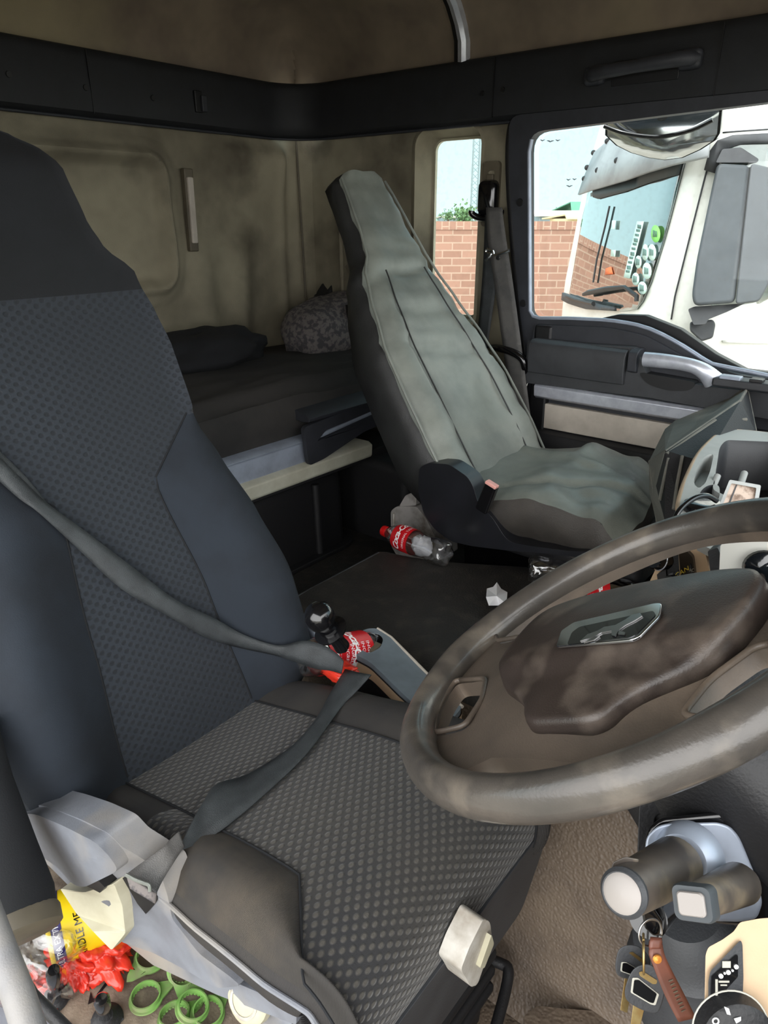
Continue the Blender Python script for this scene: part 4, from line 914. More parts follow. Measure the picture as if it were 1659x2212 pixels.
# plastic base shell, pedestal
def shell_profile():
    pts = [(905, 1010), (925, 1000), (970, 1003), (1010, 1030), (1022, 1050), (1032, 1085), (1065, 1120), (1090, 1160), (1105, 1172), (1150, 1180), (1230, 1190), (1320, 1194), (1420, 1190), (1420, 1222), (1300, 1210), (1180, 1196), (1100, 1190), (1020, 1180), (975, 1170), (940, 1145), (915, 1110), (903, 1060)]
    return pts
def bsm(a, b, d): q = at(a, b, 1, 1.345); return V((q.x, q.y+0.05-d, q.z))
plate('base_shell', [rounded(shell_profile(), 10, 3)], 0.05, bsm, mat('shell_black', (30, 31, 36), 0.32, col2=(24, 25, 28), nscale=12), ps, bev=0.01, seg=3, label='glossy dark plastic base shell')
box('seat_pan', (-0.68, PY, -0.70), (0.50, 0.44, 0.10), 'rubber_black', ps, bev=0.02)
box('pedestal', (-0.70, PY+0.08, -0.98), (0.52, 0.28, 0.54), 'gloss_black', ps, bev=0.03, taper=1.1)
# hinge cap
# belt buckle at the near side
bc = at(1052, 1075, 1, 1.33)
bk_ = box('belt_buckle', bc, (0.032, 0.02, 0.075), 'gloss_black', ps, rot=Matrix.Rotation(math.radians(18), 3, 'Y'), bev=0.005)
box('release_button', bc+V((0.012, -0.002, 0.036)), (0.030, 0.016, 0.008), 'mat_b' if 'mat_b' in MATS else mat('button_pink', (222, 160, 150), 0.4), bk_, rot=Matrix.Rotation(math.radians(18), 3, 'Y'), bev=0.002, label='faded red release button')

# ---------------------------------------------------------------- passenger belt on the pillar
pb = empty('seat_belt', (-1.22, 1.99, 0.05), 'dark seat belt hanging down the pillar between the two windows', 'seat belt')
plate('height_guide', [rrect(-1.262, -0.02, -1.205, 0.16, 0.012), rrect(-1.247, 0.0, -1.222, 0.135, 0.006)], 0.012, dm, 'vinyl_brown', pb, bev=0.003, label='beige height-adjuster frame')
box('guide_slot', (-1.235, YS-0.002, 0.07), (0.025, 0.006, 0.14), 'felt', pb, bev=0)
box('slide_block', (-1.235, YS-0.012, 0.11), (0.022, 0.012, 0.03), 'vinyl_brown', pb, bev=0.003)
loft('guide_cover', [[V((-1.232+x*k, YS-0.012-d, 0.060+z*k)) for x, z in rrect(-0.032, -0.05, 0.030, 0.05, 0.02, 4)] for k, d in ((1.0, 0.0), (1.0, 0.012), (0.92, 0.024), (0.7, 0.03))], 'gloss_black', pb)
tube('guide_ring', [V((-1.232+0.052*math.cos(a), YS-0.026-0.006*math.cos(a*2), 0.022+0.020*math.sin(a))) for a in ls(math.pi*0.95, math.pi*2.05, 16)], 0.010, 'gloss_black', pb, n=10)
def pbp(a, b, y): return at(a, b, 1, y)
ribbon('strap', [pbp(1048, 455, 2.0), pbp(1046, 520, 1.99), pbp(1042, 600, 1.985), pbp(1030, 745, 1.98)], [pbp(1081, 455, 2.0), pbp(1088, 520, 1.99), pbp(1075, 600, 1.985), pbp(1052, 755, 1.98)], 'belt', pb, label='dark strap running down to the reel')
ribbon('strap', [pbp(1050, 448, 1.975), pbp(1054, 520, 1.965), pbp(1066, 600, 1.955), pbp(1088, 760, 1.94), pbp(1108, 900, 1.93), pbp(1114, 952, 1.925)], [pbp(1084, 448, 1.975), pbp(1095, 530, 1.965), pbp(1106, 600, 1.955), pbp(1128, 760, 1.94), pbp(1146, 900, 1.93), pbp(1152, 948, 1.925)], 'belt_dusty', pb, label='worn grey strap running down to the seat')
ribbon('strap_end', [pbp(1114, 938, 1.92), pbp(1120, 972, 1.92)], [pbp(1152, 936, 1.92), pbp(1150, 972, 1.92)], 'belt', pb, th=0.006)
box('belt_reel', at(1105, 965, 1, 1.90), (0.07, 0.04, 0.06), 'gloss_black', pb, bev=0.015)
c0 = at(1075, 552, 1, 1.95)
clip = tube('belt_clip', [at(1100, 541, 1, 1.94), at(1085, 547, 1, 1.94), at(1068, 551, 1, 1.94), at(1064, 542, 1, 1.94), at(1053, 538, 1, 1.94), at(1051, 545, 1, 1.94), at(1062, 549, 1, 1.94), at(1049, 562, 1, 1.94)], 0.0045, 'chrome', None, n=8, smoothpath=3)
tag(clip, 'small chrome belt clip pinching the strap on the pillar', 'clip')
lathe('stop_button', [(0, .004), (0.006, .003), (0.007, 0)], at(1076, 557, 1, 1.938), (0, -1, 0), 'black', pb, n=12)

# ---------------------------------------------------------------- bunk
BX = -1.45
bunk = empty('bunk_bed', (-1.75, 1.1, -0.62), 'lower bunk with a dark fabric mattress on a silver and cream front rail', 'bed')
def mtop(u, v):
    x = XR+0.03+(BX-XR-0.05)*u; y = 0.1+(1.99-0.1)*v; e = sm(0, 0.10, 1-u)
    z = -0.44-0.035*(1-e)+0.012*noise.noise(V((x*6, y*4, 4)))+0.010*noise.noise(V((x*22, y*7, 1)))*sm(0.4, 0.9, u)
    z += 0.018*math.sin(math.pi*u)
    return V((x, y, z))
mg = heightgrid('mattress', ls(0, 1, 44), ls(0, 1, 80), mtop, 'bunk_fabric', bunk, sharp=0)
fr = []
for k in range(8):
    t = k/7; fr.append([mtop(1, v)+V((0.018*math.sin(math.pi*min(1, t*1.1)), 0, -0.13*t)) for v in ls(0, 1, 60)])
loft('mattress_edge', fr, 'bunk_fabric', bunk, closed=False, cap=False, sharp=0)
def yloft(name, y0, y1, prof, m, parent, n=2, **kw): return loft(name, [[V((BX+dx, y, z)) for dx, z in prof] for y in ls(y0, y1, n)], m, parent, **kw)
yloft('silver_rail', 0.1, 1.50, [(-0.06, -0.585), (0.015, -0.585), (0.028, -0.592), (0.018, -0.60), (0.022, -0.655), (0.034, -0.668), (0.03, -0.68), (-0.06, -0.68)], 'silver_paint', bunk, bev=0.002, label='pale silver front rail')
yloft('cream_lip', 0.1, 1.665, [(-0.06, -0.655), (0.030, -0.655), (0.046, -0.664), (0.044, -0.700), (0.030, -0.716), (-0.06, -0.716)], 'cream_bunk', bunk, bev=0.004, label='cream lower lip')
# black bracket with handle slot
def brm(a, b, d): return V((BX+0.035+d, a, b))
plate('bracket', [rounded([(1.36, -0.542), (1.80, -0.508), (1.80, -0.600), (1.62, -0.612), (1.44, -0.654), (1.375, -0.660)], 0.015), rounded([(1.41, -0.595), (1.45, -0.570), (1.73, -0.548), (1.73, -0.560), (1.46, -0.590)], 0.008)], 0.014, brm, 'trim_dark', bunk, bev=0.004, label='black slotted bracket')
yloft('bracket_cap', 1.38, 1.80, [(-0.02, -0.50), (0.036, -0.512), (0.052, -0.522), (0.05, -0.532), (0.02, -0.535), (-0.02, -0.53)], 'trim_dark', bunk, bev=0.002)
tube('handle_bar', [brm(1.44, -0.583, 0.002), brm(1.72, -0.556, 0.002)], 0.008, 'silver_paint', bunk, n=8)
box('under_tray', (BX-0.25, 0.95, -0.70), (0.58, 1.75, 0.03), 'rubber_black', bunk, bev=0.004)
# storage box below
sb = empty('storage_box', (-1.66, 1.3, -0.98), 'black plastic storage box with a vertical rib standing under the bunk', 'box')
loft('box_body', [[V((x, y, z)) for x, y in [( -1.95, 0.6), (-1.43+t, 0.6), (-1.43+t, 1.53), (-1.45+t, 1.565), (-1.49+t, 1.58), (-1.95, 1.58)]] for z, t in ((-0.98, 0.01), (-0.96, 0.0), (-0.76, -0.01), (-0.735, -0.02), (-0.725, -0.05))], 'rubber_black', sb, sharp=50)
tube('rib', [(-1.435, 1.43, -0.74), (-1.425, 1.43, -0.97)], 0.012, 'rubber_black', sb, n=12)
loft('flange', [[V((x, y, z)) for x, y in rounded([(-1.95, 0.6), (-1.40, 0.6), (-1.40, 1.56), (-1.46, 1.62), (-1.95, 1.62)], 0.04)] for z in (-0.98, -0.965)], 'rubber_black', sb, bev=0.005)
struct(box('trim_11', (-1.50, 1.80, -0.86), (0.5, 0.30, 0.30), 'rubber_black', bev=0.03))
# things on the bunk
def blob(name, c, r, m, parent=None, e=0.6, amp=0.15, fr_=3.0, seed=0, n=(28, 18), rot=None, **kw):
    R = rot or Matrix.Identity(3); vs = []; fs = []
    def se(w, k): return math.copysign(abs(w)**k, w)
    for i in range(n[1]+1):
        th = math.pi*i/n[1]
        for j in range(n[0]):
            ph = 2*math.pi*j/n[0]
            p = V((se(math.sin(th), e)*se(math.cos(ph), e), se(math.sin(th), e)*se(math.sin(ph), e), se(math.cos(th), e)))
            k = 1+amp*noise.noise(p*fr_+V((seed, 0, 0)))
            vs.append(V(c)+R @ V((p.x*r[0]*k, p.y*r[1]*k, p.z*r[2]*k)))
    for i in range(n[1]):
        for j in range(n[0]):
            a = i*n[0]+j; b = i*n[0]+(j+1) % n[0]; fs.append((a, b, b+n[0], a+n[0]))
    return mesh(name, vs, fs, m, parent, sharp=0, **kw)
pl = empty('pillow', at(715, 780, 0, -1.75), 'grey patterned pillow with a black strap, at the far end of the bunk', 'pillow')
pcc = at(712, 705, 0, -1.80)
blob('pillow_body', pcc, (0.12, 0.19, 0.10), 'patterned', pl, e=0.75, amp=0.12, fr_=2.5, rot=Matrix.Rotation(math.radians(12), 3, 'X'))
mesh('strap', [pcc+V((0.115, -0.035, 0.085)), pcc+V((0.115, 0.02, 0.085)), pcc+V((0.130, 0.045, -0.085)), pcc+V((0.130, -0.005, -0.085))], [(0, 1, 2, 3)], 'rubber_black', pl, solid=0.012)
bg = blob('dark_jacket', at(450, 758, 0, -1.85), (0.11, 0.20, 0.065), 'headrest', None, e=0.8, amp=0.3, fr_=2.0, seed=4)
tag(bg, 'rolled black jacket lying at the wall end of the bunk behind the driver seat', 'jacket')
bag2 = blob('black_bag', at(745, 690, 0, -1.93), (0.05, 0.15, 0.14), 'rubber_black', None, e=0.6, amp=0.2, seed=9)
tag(bag2, 'black bag leaning on the rear wall behind the patterned pillow', 'bag')
# light strip on the rear wall
lt = empty('wall_lamp', (XR+0.03, 1.52, 0.03), 'narrow vertical beige strip lamp on the rear wall', 'lamp')
R8 = Matrix.Rotation(math.radians(-1.0), 3, 'X')
box('lamp_base', (XR+0.020, 1.519, 0.026), (0.02, 0.034, 0.245), 'vinyl_brown', lt, rot=R8, bev=0.004)
box('lamp_lens', (XR+0.032, 1.519, 0.026), (0.012, 0.022, 0.195), 'beige_panel', lt, rot=R8, bev=0.004)
# ---------------------------------------------------------------- steering wheel
WC = V((-0.202, 0.609, -0.378)); WN = V((-0.54064, -0.15103, 0.82759)).normalized()
WE1 = V((0, 0, 1)).cross(WN).normalized(); WE2 = WN.cross(WE1)
WX = (WE1*0.317+WE2*0.949).normalized(); WY = WN.cross(WX)
def wp(x, y, d=0.0): return WC+WX*x+WY*y+WN*d
sw_ = empty('steering_wheel', WC, 'large dusty steering wheel with a dark centre pad, in front of the driver seat', 'steering wheel')
RW, RT_ = 0.2255, 0.0175
rings = []
for k in range(96):
    a = 2*math.pi*k/96; ring = []
    # thumb rests: the rim swells where the spokes meet it
    sw2 = sum(math.exp(-((math.degrees(a)-c_+180) % 360-180)**2/90.0) for c_ in (0, 180, 222, 318))
    r = RT_*(1+0.07*sw2)
    for j in range(20):
        b = 2*math.pi*j/20; ring.append(wp((RW+r*math.cos(b))*math.cos(a), (RW+r*math.cos(b))*math.sin(a), r*1.12*math.sin(b)))
    rings.append(ring)
rings.append(rings[0]); loft('rim', rings, 'wheel_rim', sw_, cap=False, sharp=0)
def arc(r, a0, a1, n): return [(r*math.cos(math.radians(a)), r*math.sin(math.radians(a))) for a in ls(a0, a1, n)]
pl_out = arc(0.215, 0, 357, 90)
top_h = arc(0.2125, 166, 14, 40)+[(0.188, 0.040), (0.14, 0.044), (0.09, 0.056), (0.02, 0.060), (-0.05, 0.056), (-0.10, 0.045), (-0.14, 0.036), (-0.19, 0.036)]
lh = rounded([(-0.2045, -0.042), (-0.198, -0.072), (-0.182, -0.108), (-0.158, -0.138), (-0.118, -0.128), (-0.126, -0.085), (-0.150, -0.045)], 0.010, 4)
rh = [(-x, y) for x, y in reversed(lh)]
slit = arc(0.206, 247, 290, 16)+[(0.06, -0.178), (0.0, -0.176), (-0.05, -0.172)]
def plm(a, b, d):
    r = math.hypot(a, b); return wp(a, b, -0.022+d+0.012*sm(0.19, 0.10, r)-0.004*sm(0.0, 0.1, abs(a)))
gridplate('spoke_plate', [pl_out, top_h, lh, rh, slit], 0.018, plm, 'wheel_hub', sw_, sharp=35, label='dusty brown-grey spoke plate')
# rolled edge of the thumb holes
for hl in (lh, rh, top_h): tube('hole_edge', [wp(a, b, -0.003) for a, b in hl]+[wp(hl[0][0], hl[0][1], -0.003)], 0.003, 'wheel_hub', sw_, n=8, sharp=0)
pad = rounded([(-0.108, 0.040), (-0.06, 0.056), (0.02, 0.058), (0.10, 0.052), (0.150, 0.034), (0.150, -0.020), (0.135, -0.075), (0.075, -0.118), (0.060, -0.150), (-0.015, -0.150), (-0.035, -0.118), (-0.100, -0.078), (-0.112, -0.02)], [0.03, 0.03, 0.03, 0.03, 0.03, 0.03, 0.03, 0.02, 0.015, 0.015, 0.02, 0.03, 0.03], 6)
pcn = (0.018, -0.02)
def padpt(p, k, h):
    x, y = pcn[0]+(p[0]-pcn[0])*k, pcn[1]+(p[1]-pcn[1])*k
    drop = 0.009*sm(-0.068, -0.098, y+0.012*(abs(x-0.018)/0.13)**2*-1)
    return wp(x, y, h-min(drop, h*0.4))
rings = [[padpt(p, 1.0, -0.004) for p in pad], [padpt(p, 1.0, 0.014) for p in pad], [padpt(p, 0.985, 0.023) for p in pad]]
for k in ls(0.95, 0.03, 26): rings.append([padpt(p, k, 0.023+0.011*(1-k*k)) for p in pad])
loft('centre_pad', rings, 'airbag', sw_, sharp=0, label='dark brown scuffed centre pad')
# emblem: bright-edged badge with a silver streaking lion shape
def emb(px, h): return [onplane(a, b, WC+WN*h, WN) for a, b in px]
def polyobj(name, pts, n, th, m, parent, bev=0.001, **kw):
    k = len(pts); top = [p+n*th for p in pts]
    return mesh(name, pts+top, [tuple(range(k)), tuple(range(2*k-1, k-1, -1))]+[(i, (i+1) % k, (i+1) % k+k, i+k) for i in range(k)], m, parent, bev=bev, **kw)
eo = rounded([(1203, 1402), (1214, 1368), (1242, 1349), (1418, 1308), (1433, 1308), (1428, 1336), (1385, 1380), (1368, 1388)], 6, 3)
ei = rounded([(1226, 1394), (1236, 1368), (1252, 1356), (1412, 1321), (1418, 1330), (1376, 1372), (1362, 1379)], 5, 3)
e_ = polyobj('emblem', emb(eo, 0.0335), WN, 0.003, 'chrome', sw_, label='silver-framed maker badge')
polyobj('badge_field', emb(ei, 0.036), WN, 0.001, 'gloss_black', e_, bev=0)
for pxs in ([(1254, 1386), (1270, 1372), (1292, 1364), (1306, 1356), (1330, 1352), (1352, 1340), (1366, 1330), (1384, 1326), (1388, 1332), (1372, 1342), (1352, 1352), (1338, 1362), (1330, 1376), (1322, 1374), (1322, 1364), (1300, 1368), (1282, 1378)], [(1262, 1390), (1280, 1380), (1296, 1376), (1284, 1384)], [(1338, 1364), (1352, 1368), (1350, 1373), (1336, 1371)]):
    polyobj('badge_lion', emb(pxs, 0.0372), WN, 0.001, 'steel', e_, bev=0)
# column shroud below the wheel
col_ = empty('steering_column', WC-WN*0.2, 'dark plastic steering column shroud under the wheel', 'steering column')
CD = (-WN*0.94+V((0.35, 0.02, 0))).normalized()
def cring_(o, rx, ry, r): R = frame3(-CD, WX); return [o+R @ V((x, y, 0)) for x, y in rrect(-rx, -ry, rx, ry, r, 5)]
loft('shroud', [cring_(WC-WN*0.018, 0.05, 0.05, 0.04), cring_(WC-WN*0.05, 0.065, 0.065, 0.04), cring_(WC+CD*0.09, 0.085, 0.075, 0.04), cring_(WC+CD*0.20, 0.10, 0.09, 0.04), cring_(WC+CD*0.30, 0.08, 0.08, 0.04)], 'rubber_black', col_, sharp=50)
tube('column_tube', [WC+CD*0.28, WC+CD*0.7], 0.06, 'dark_grey', col_, n=24)
lathe('rubber_boot', [(0.035, 0.0), (0.05, 0.02), (0.052, 0.04), (0.062, 0.05), (0.064, 0.08), (0.078, 0.10), (0.08, 0.16), (0.03, 0.17)], dep(1480, 1965, 0.75), V((0.2, 0.25, -0.9)), 'dark_grey', col_, n=32)
tube('shroud_crease', [dep(1590, 1735, 0.60), dep(1625, 1765, 0.60), dep(1680, 1810, 0.60)], 0.0022, 'dark_grey', col_, n=8)
tube('shroud_crease', [dep(1590, 1735, 0.60), dep(1605, 1690, 0.60), dep(1618, 1650, 0.61)], 0.0022, 'dark_grey', col_, n=8)
blk('knee_shroud', rounded([(1380, 1745), (1402, 1640), (1700, 1560), (1720, 1900), (1640, 1890), (1560, 1760), (1470, 1748), (1415, 1762), (1400, 1900), (1375, 1880)], 10), 0.66, 0.10, 'rubber_black', col_, bev=0.006)
# stalk pod
pod = empty('stalk_pod', dep(1520, 1880, 0.62), 'silver-faced pod with two stubby dark stalks below the wheel rim', 'switch')
blk('pod_housing', rounded([(1388, 1850), (1398, 1790), (1425, 1765), (1565, 1752), (1605, 1768), (1655, 1860), (1700, 1960), (1690, 2005), (1560, 1998), (1450, 1970)], 14, 4), 0.612, 0.07, 'gloss_black', pod, bev=0.006)
blk('pod_face', rounded([(1390, 1850), (1396, 1806), (1418, 1784), (1440, 1778), (1550, 1775), (1578, 1784), (1598, 1808), (1636, 1900), (1648, 1950), (1636, 1985), (1600, 1992), (1530, 1990), (1480, 1975), (1420, 1930)], 12, 4), 0.604, 0.01, 'silver_paint', pod, bev=0.003, label='silver face plate')
def stalk(b0, t0, db, dt, rb, rt, m, name, flat=1.0):
    a = dep(b0[0], b0[1], db); b = dep(t0[0], t0[1], dt); return tube(name, [a, a*0.9+b*0.1, a*0.5+b*0.5, a*0.12+b*0.88, b], [rb*0.8, rb, (rb+rt)/2, rt, rt*0.93], m, pod, n=28, flat=flat, sharp=50), a, b
ax = (dep(1350, 1928, 0.50)-dep(1490, 1850, 0.60)).normalized()
lathe('stalk_collar', [(0.029, -0.004), (0.029, 0.0), (0.026, 0.012), (0.021, 0.018), (0.010, 0.018)], dep(1486, 1852, 0.598), ax, 'silver_paint', pod, n=36)
st, a_, b_ = stalk((1470, 1862), (1348, 1928), 0.585, 0.50, 0.0215, 0.0175, 'wheel_hub', 'stalk')
st.data.materials.clear(); st.data.materials.append(mat('stalk_plastic', (66, 60, 56), 0.4, col2=(88, 80, 72), nscale=16, col3=(120, 108, 90), n3=30))
lathe('end_ring', [(0.0165, -0.003), (0.0170, 0.001), (0.0145, 0.004), (0.0125, 0.003)], b_, ax, 'dark_grey', st, n=32, cap=False)
lathe('end_button', [(0.0140, 0.0), (0.0138, 0.0035), (0.011, 0.0055), (0.0, 0.006)], b_, ax, 'button_white', st, n=32, label='round white end button')
blk('rocker_wing', rounded([(1318, 1885), (1324, 1862), (1350, 1850), (1382, 1856), (1370, 1880), (1335, 1892)], 6), 0.515, 0.03, 'stalk_plastic', st, bev=0.004)
st2, a2, b2 = stalk((1606, 1905), (1500, 1950), 0.57, 0.485, 0.0155, 0.0115, 'stalk_plastic', 'stalk', 1.05)
ax2 = (b2-a2).normalized(); R2 = frame3(ax2, RT)
loft('end_ring', [[b2+R2 @ V((x, y, h)) for x, y in rrect(-0.0135*k, -0.0115*k, 0.0135*k, 0.0115*k, 0.005*k)] for k, h in ((1, -0.008), (1, 0.002), (0.93, 0.005))], 'mirror_shell', st2)
loft('end_button', [[b2+R2 @ V((x, y, h)) for x, y in rrect(-0.009*k, -0.0075*k, 0.009*k, 0.0075*k, 0.003*k)] for k, h in ((1, 0.004), (1, 0.007), (0.9, 0.008))], 'button_white', st2, label='square white end button')
# ignition barrel, key ring, keys, leather fob
ig = empty('ignition_lock', dep(1400, 1975, 0.60), 'black ignition barrel under the thicker stalk with a key in it', 'lock')
tube('barrel', [dep(1420, 1950, 0.62), dep(1400, 1985, 0.575)], [0.019, 0.015], 'gloss_black', ig, n=24)
blk('key_in_lock', rounded([(1386, 1968), (1412, 1960), (1432, 1990), (1430, 2018), (1412, 2022), (1392, 2004)], 6), 0.563, 0.010, 'gloss_black', ig, bev=0.003)
def ringtorus(name, c, n, R, r, m, parent=None, xh=(1, 0, 0), arc_=(0, 360)):
    F = frame3(n, xh); return tube(name, [c+F @ V((R*math.cos(math.radians(a)), R*math.sin(math.radians(a)), 0)) for a in ls(arc_[0], arc_[1], 40)], r, m, parent, n=10, sharp=0)
kr = empty('key_ring', dep(1406, 2010, 0.56), 'steel split ring hanging from the key in the ignition', 'key ring')
ringtorus('split_ring', dep(1404, 2014, 0.555), -FW+RT*0.35, 0.0105, 0.0008, 'steel', kr); ringtorus('split_ring', dep(1405, 2015, 0.557), -FW+RT*0.25, 0.0103, 0.0008, 'steel', kr)
ringtorus('small_ring', dep(1390, 2060, 0.550), RT-FW*0.35, 0.0135, 0.0009, 'brass', kr, xh=(0, 0, 1))
def key(bow, blade, d, hole, win, label):
    k = empty('key', dep(bow[0][0], bow[0][1], d), label, 'key')
    pb_ = blk('key_head', rounded(bow, 16, 5), d, 0.003, 'dark_grey', k, bev=0.001)
    blk('key_blade', blade, d+0.001, 0.0015, 'brass', k, bev=0.0003, label='brass blade')
    blk('window_rim', rounded(win, 3), d-0.0006, 0.0008, 'grey_ink', pb_, bev=0.0002); c = (sum(p[0] for p in win)/len(win), sum(p[1] for p in win)/len(win))
    blk('window', rounded([(c[0]+(x-c[0])*.84, c[1]+(y-c[1])*.84) for x, y in win], 3), d-0.0012, 0.0008, 'gloss_black', pb_, bev=0)
    blk('hole_slot', rounded(hole, 3), d-0.0006, 0.0008, 'brass', pb_, bev=0)
key([(1372, 2088), (1402, 2080), (1430, 2100), (1440, 2132), (1430, 2170), (1420, 2192), (1385, 2182), (1352, 2162), (1348, 2140), (1358, 2108)], [(1368, 2170), (1392, 2180), (1382, 2220), (1378, 2262), (1362, 2258), (1362, 2215)], 0.548, [(1380, 2100), (1388, 2098), (1420, 2118), (1418, 2126), (1410, 2126), (1382, 2108)], [(1366, 2112), (1378, 2112), (1424, 2148), (1416, 2172), (1406, 2170), (1362, 2144)], 'black-headed key with a brass blade, nearer of the two hanging keys')
key([(1338, 2048), (1356, 2040), (1384, 2044), (1406, 2070), (1404, 2100), (1380, 2120), (1334, 2110), (1328, 2090), (1332, 2062)], [(1350, 2110), (1366, 2112), (1362, 2150), (1355, 2188), (1340, 2182), (1344, 2150)], 0.566, [(1358, 2058), (1366, 2056), (1396, 2078), (1392, 2084)], [(1342, 2078), (1352, 2078), (1390, 2100), (1384, 2114), (1340, 2098)], 'black-headed key half hidden behind the nearer key')
fob = empty('key_fob', dep(1440, 2100, 0.555), 'brown leather strap fob hanging from the key ring', 'key fob')
ribbon('fob_strap', [dep(1406, 2040, 0.552), dep(1402, 2060, 0.549), dep(1412, 2090, 0.548), dep(1436, 2150, 0.548), dep(1464, 2205, 0.548)], [dep(1430, 2040, 0.552), dep(1434, 2060, 0.549), dep(1448, 2090, 0.548), dep(1474, 2140, 0.548), dep(1502, 2196, 0.548)], 'leather_brown', fob, th=0.003)
ribbon('fob_loop', [dep(1402, 2048, 0.550), dep(1404, 2028, 0.552), dep(1408, 2034, 0.560)], [dep(1426, 2048, 0.550), dep(1430, 2030, 0.552), dep(1430, 2036, 0.560)], 'leather_brown', fob, th=0.003)
lathe('rivet', [(0.0, 0.0015), (0.003, 0.001), (0.0036, 0.0)], dep(1420, 2072, 0.5455), -FW, 'orange_rivet', fob, n=20)
for k in range(9):
    c1 = (1448+k*3.4, 2118+k*8.2); polyobj('stamped_letter', [dep(c1[0]-4, c1[1], 0.546), dep(c1[0]+5, c1[1]-3.5, 0.546), dep(c1[0]+6, c1[1]-1.5-(k % 3), 0.546), dep(c1[0]-3, c1[1]+2.5, 0.546)], -FW, 0.0004, 'vinyl_brown', fob, bev=0)
# knee panel with the light switch
kp = empty('light_switch_panel', dep(1600, 2120, 0.52), 'sunlit beige dashboard corner with black switch panel and rotary light knob', 'switch panel')
blk('panel_body', rounded([(1519, 2300), (1524, 2062), (1530, 2046), (1560, 2030), (1585, 2012), (1598, 1992), (1640, 1984), (1760, 1976), (1780, 2300)], 6, 3), 0.502, 0.10, 'dash_beige', kp, bev=0.008)
swp = blk('switch_plate', rounded([(1530, 2300), (1530, 2120), (1534, 2098), (1600, 2030), (1604, 2040), (1606, 2110), (1604, 2160), (1614, 2190), (1618, 2300)], 6, 3), 0.4985, 0.004, 'dark_grey', kp, bev=0.0015)
blk('panel_window', rounded([(1537, 2110), (1590, 2062), (1594, 2064), (1594, 2110), (1540, 2170), (1535, 2166)], 3), 0.4975, 0.001, 'gloss_black', swp, bev=0)
for k, (x, y) in enumerate(((1557, 2108), (1565, 2102), (1573, 2100), (1582, 2096), (1590, 2088))): lathe('symbol', [(0.0, 0.0006), (0.0016 if k % 2 == 0 else 0.0008, 0.0006), (0.0016 if k % 2 == 0 else 0.0008, 0)], dep(x, y, 0.4973), -FW, 'ink_white', swp, n=10)
for x0, y0, x1, y1 in ((1545, 2115, 1550, 2150), (1552, 2118, 1575, 2122), (1556, 2126, 1570, 2129), (1560, 2090, 1578, 2076)): polyobj('symbol', [dep(x0, y0, .4973), dep(x1, y0, .4973), dep(x1, y1, .4973), dep(x0, y1, .4973)], -FW, 0.0004, 'grey_ink', swp, bev=0)
kn = lathe('light_knob', [(0.0265, 0), (0.0255, 0.012), (0.022, 0.015), (0.0, 0.0155)], dep(1578, 2222, 0.4985), -FW, 'rubber_black', swp, n=36)
ringtorus('knob_ring', dep(1578, 2222, 0.488), -FW, 0.0262, 0.0006, 'grey_ink', kn)
for pts in ([(1564, 2174), (1574, 2178), (1578, 2192), (1570, 2190)], [(1585, 2200), (1600, 2196), (1600, 2204), (1590, 2210)]): polyobj('symbol', [dep(a, b, 0.4825) for a, b in pts], -FW, 0.0004, 'ink_white', kn, bev=0)
ringtorus('symbol', dep(1546, 2206, 0.4825), -FW, 0.002, 0.0005, 'ink_white', kn)

# ---------------------------------------------------------------- dashboard centre
dash = empty('dashboard', V((-0.1, 1.2, -0.6)), 'grey and beige dashboard centre with an open tray and a radio panel, behind the wheel', 'dashboard')
TZ = -0.44
def tm(a, b, d): q = at(a, b, 2, TZ); return V((q.x, q.y, q.z-0.0+d))
tray_o = rounded([(1462, 1165), (1466, 1100), (1480, 1048), (1508, 990), (1540, 955), (1562, 941), (1600, 939), (1700, 950), (1760, 1180), (1600, 1240)], 12, 4)
bin_ = rounded([(1536, 1072), (1546, 1018), (1552, 978), (1566, 962), (1700, 968), (1720, 1080), (1600, 1100)], 10, 4)
poc = rounded([(1495, 1055), (1504, 1020), (1522, 997), (1540, 992), (1532, 1030), (1520, 1060), (1505, 1070)], 8, 4)
cup = rounded([(1505, 1098), (1510, 1075), (1526, 1062), (1545, 1060), (1552, 1066), (1552, 1085), (1545, 1102), (1520, 1112)], 12, 4)
gridplate('tray_top', [tray_o, bin_, poc, cup], 0.012, tm, 'dash_grey', dash, step=60, sharp=40)
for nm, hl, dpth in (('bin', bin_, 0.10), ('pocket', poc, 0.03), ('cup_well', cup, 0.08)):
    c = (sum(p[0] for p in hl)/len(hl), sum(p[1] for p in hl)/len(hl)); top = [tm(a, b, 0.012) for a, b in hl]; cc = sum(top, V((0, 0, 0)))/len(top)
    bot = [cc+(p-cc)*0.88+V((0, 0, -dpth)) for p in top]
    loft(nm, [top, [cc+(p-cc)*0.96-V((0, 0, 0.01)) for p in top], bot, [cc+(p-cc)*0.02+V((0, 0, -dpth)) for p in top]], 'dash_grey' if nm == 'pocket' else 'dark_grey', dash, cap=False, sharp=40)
tube('tray_rim', [tm(a, b, 0.006) for a, b in ((1470, 1130), (1466, 1100), (1480, 1048), (1508, 990), (1540, 955), (1562, 941), (1600, 939), (1700, 950))], 0.006, 'dash_beige', dash, smoothpath=5)
loft('dash_side', [[tm(a, b, 0.0)+V((0.01*k, 0.0, -0.05*k)) for a, b in ((1700, 950), (1600, 940), (1562, 942), (1540, 956), (1508, 991), (1480, 1049), (1467, 1100), (1463, 1160), (1470, 1240))] for k in range(6)], 'dash_beige', dash, closed=False, cap=False, sharp=60)
box('dash_body', (0.16, 1.2, -0.80), (0.5, 0.9, 0.66), 'rubber_black', dash, bev=0.03)
def pm(Y): return lambda a, b, d: (lambda q: V((q.x, q.y-d, q.z)))(at(a, b, 1, Y))
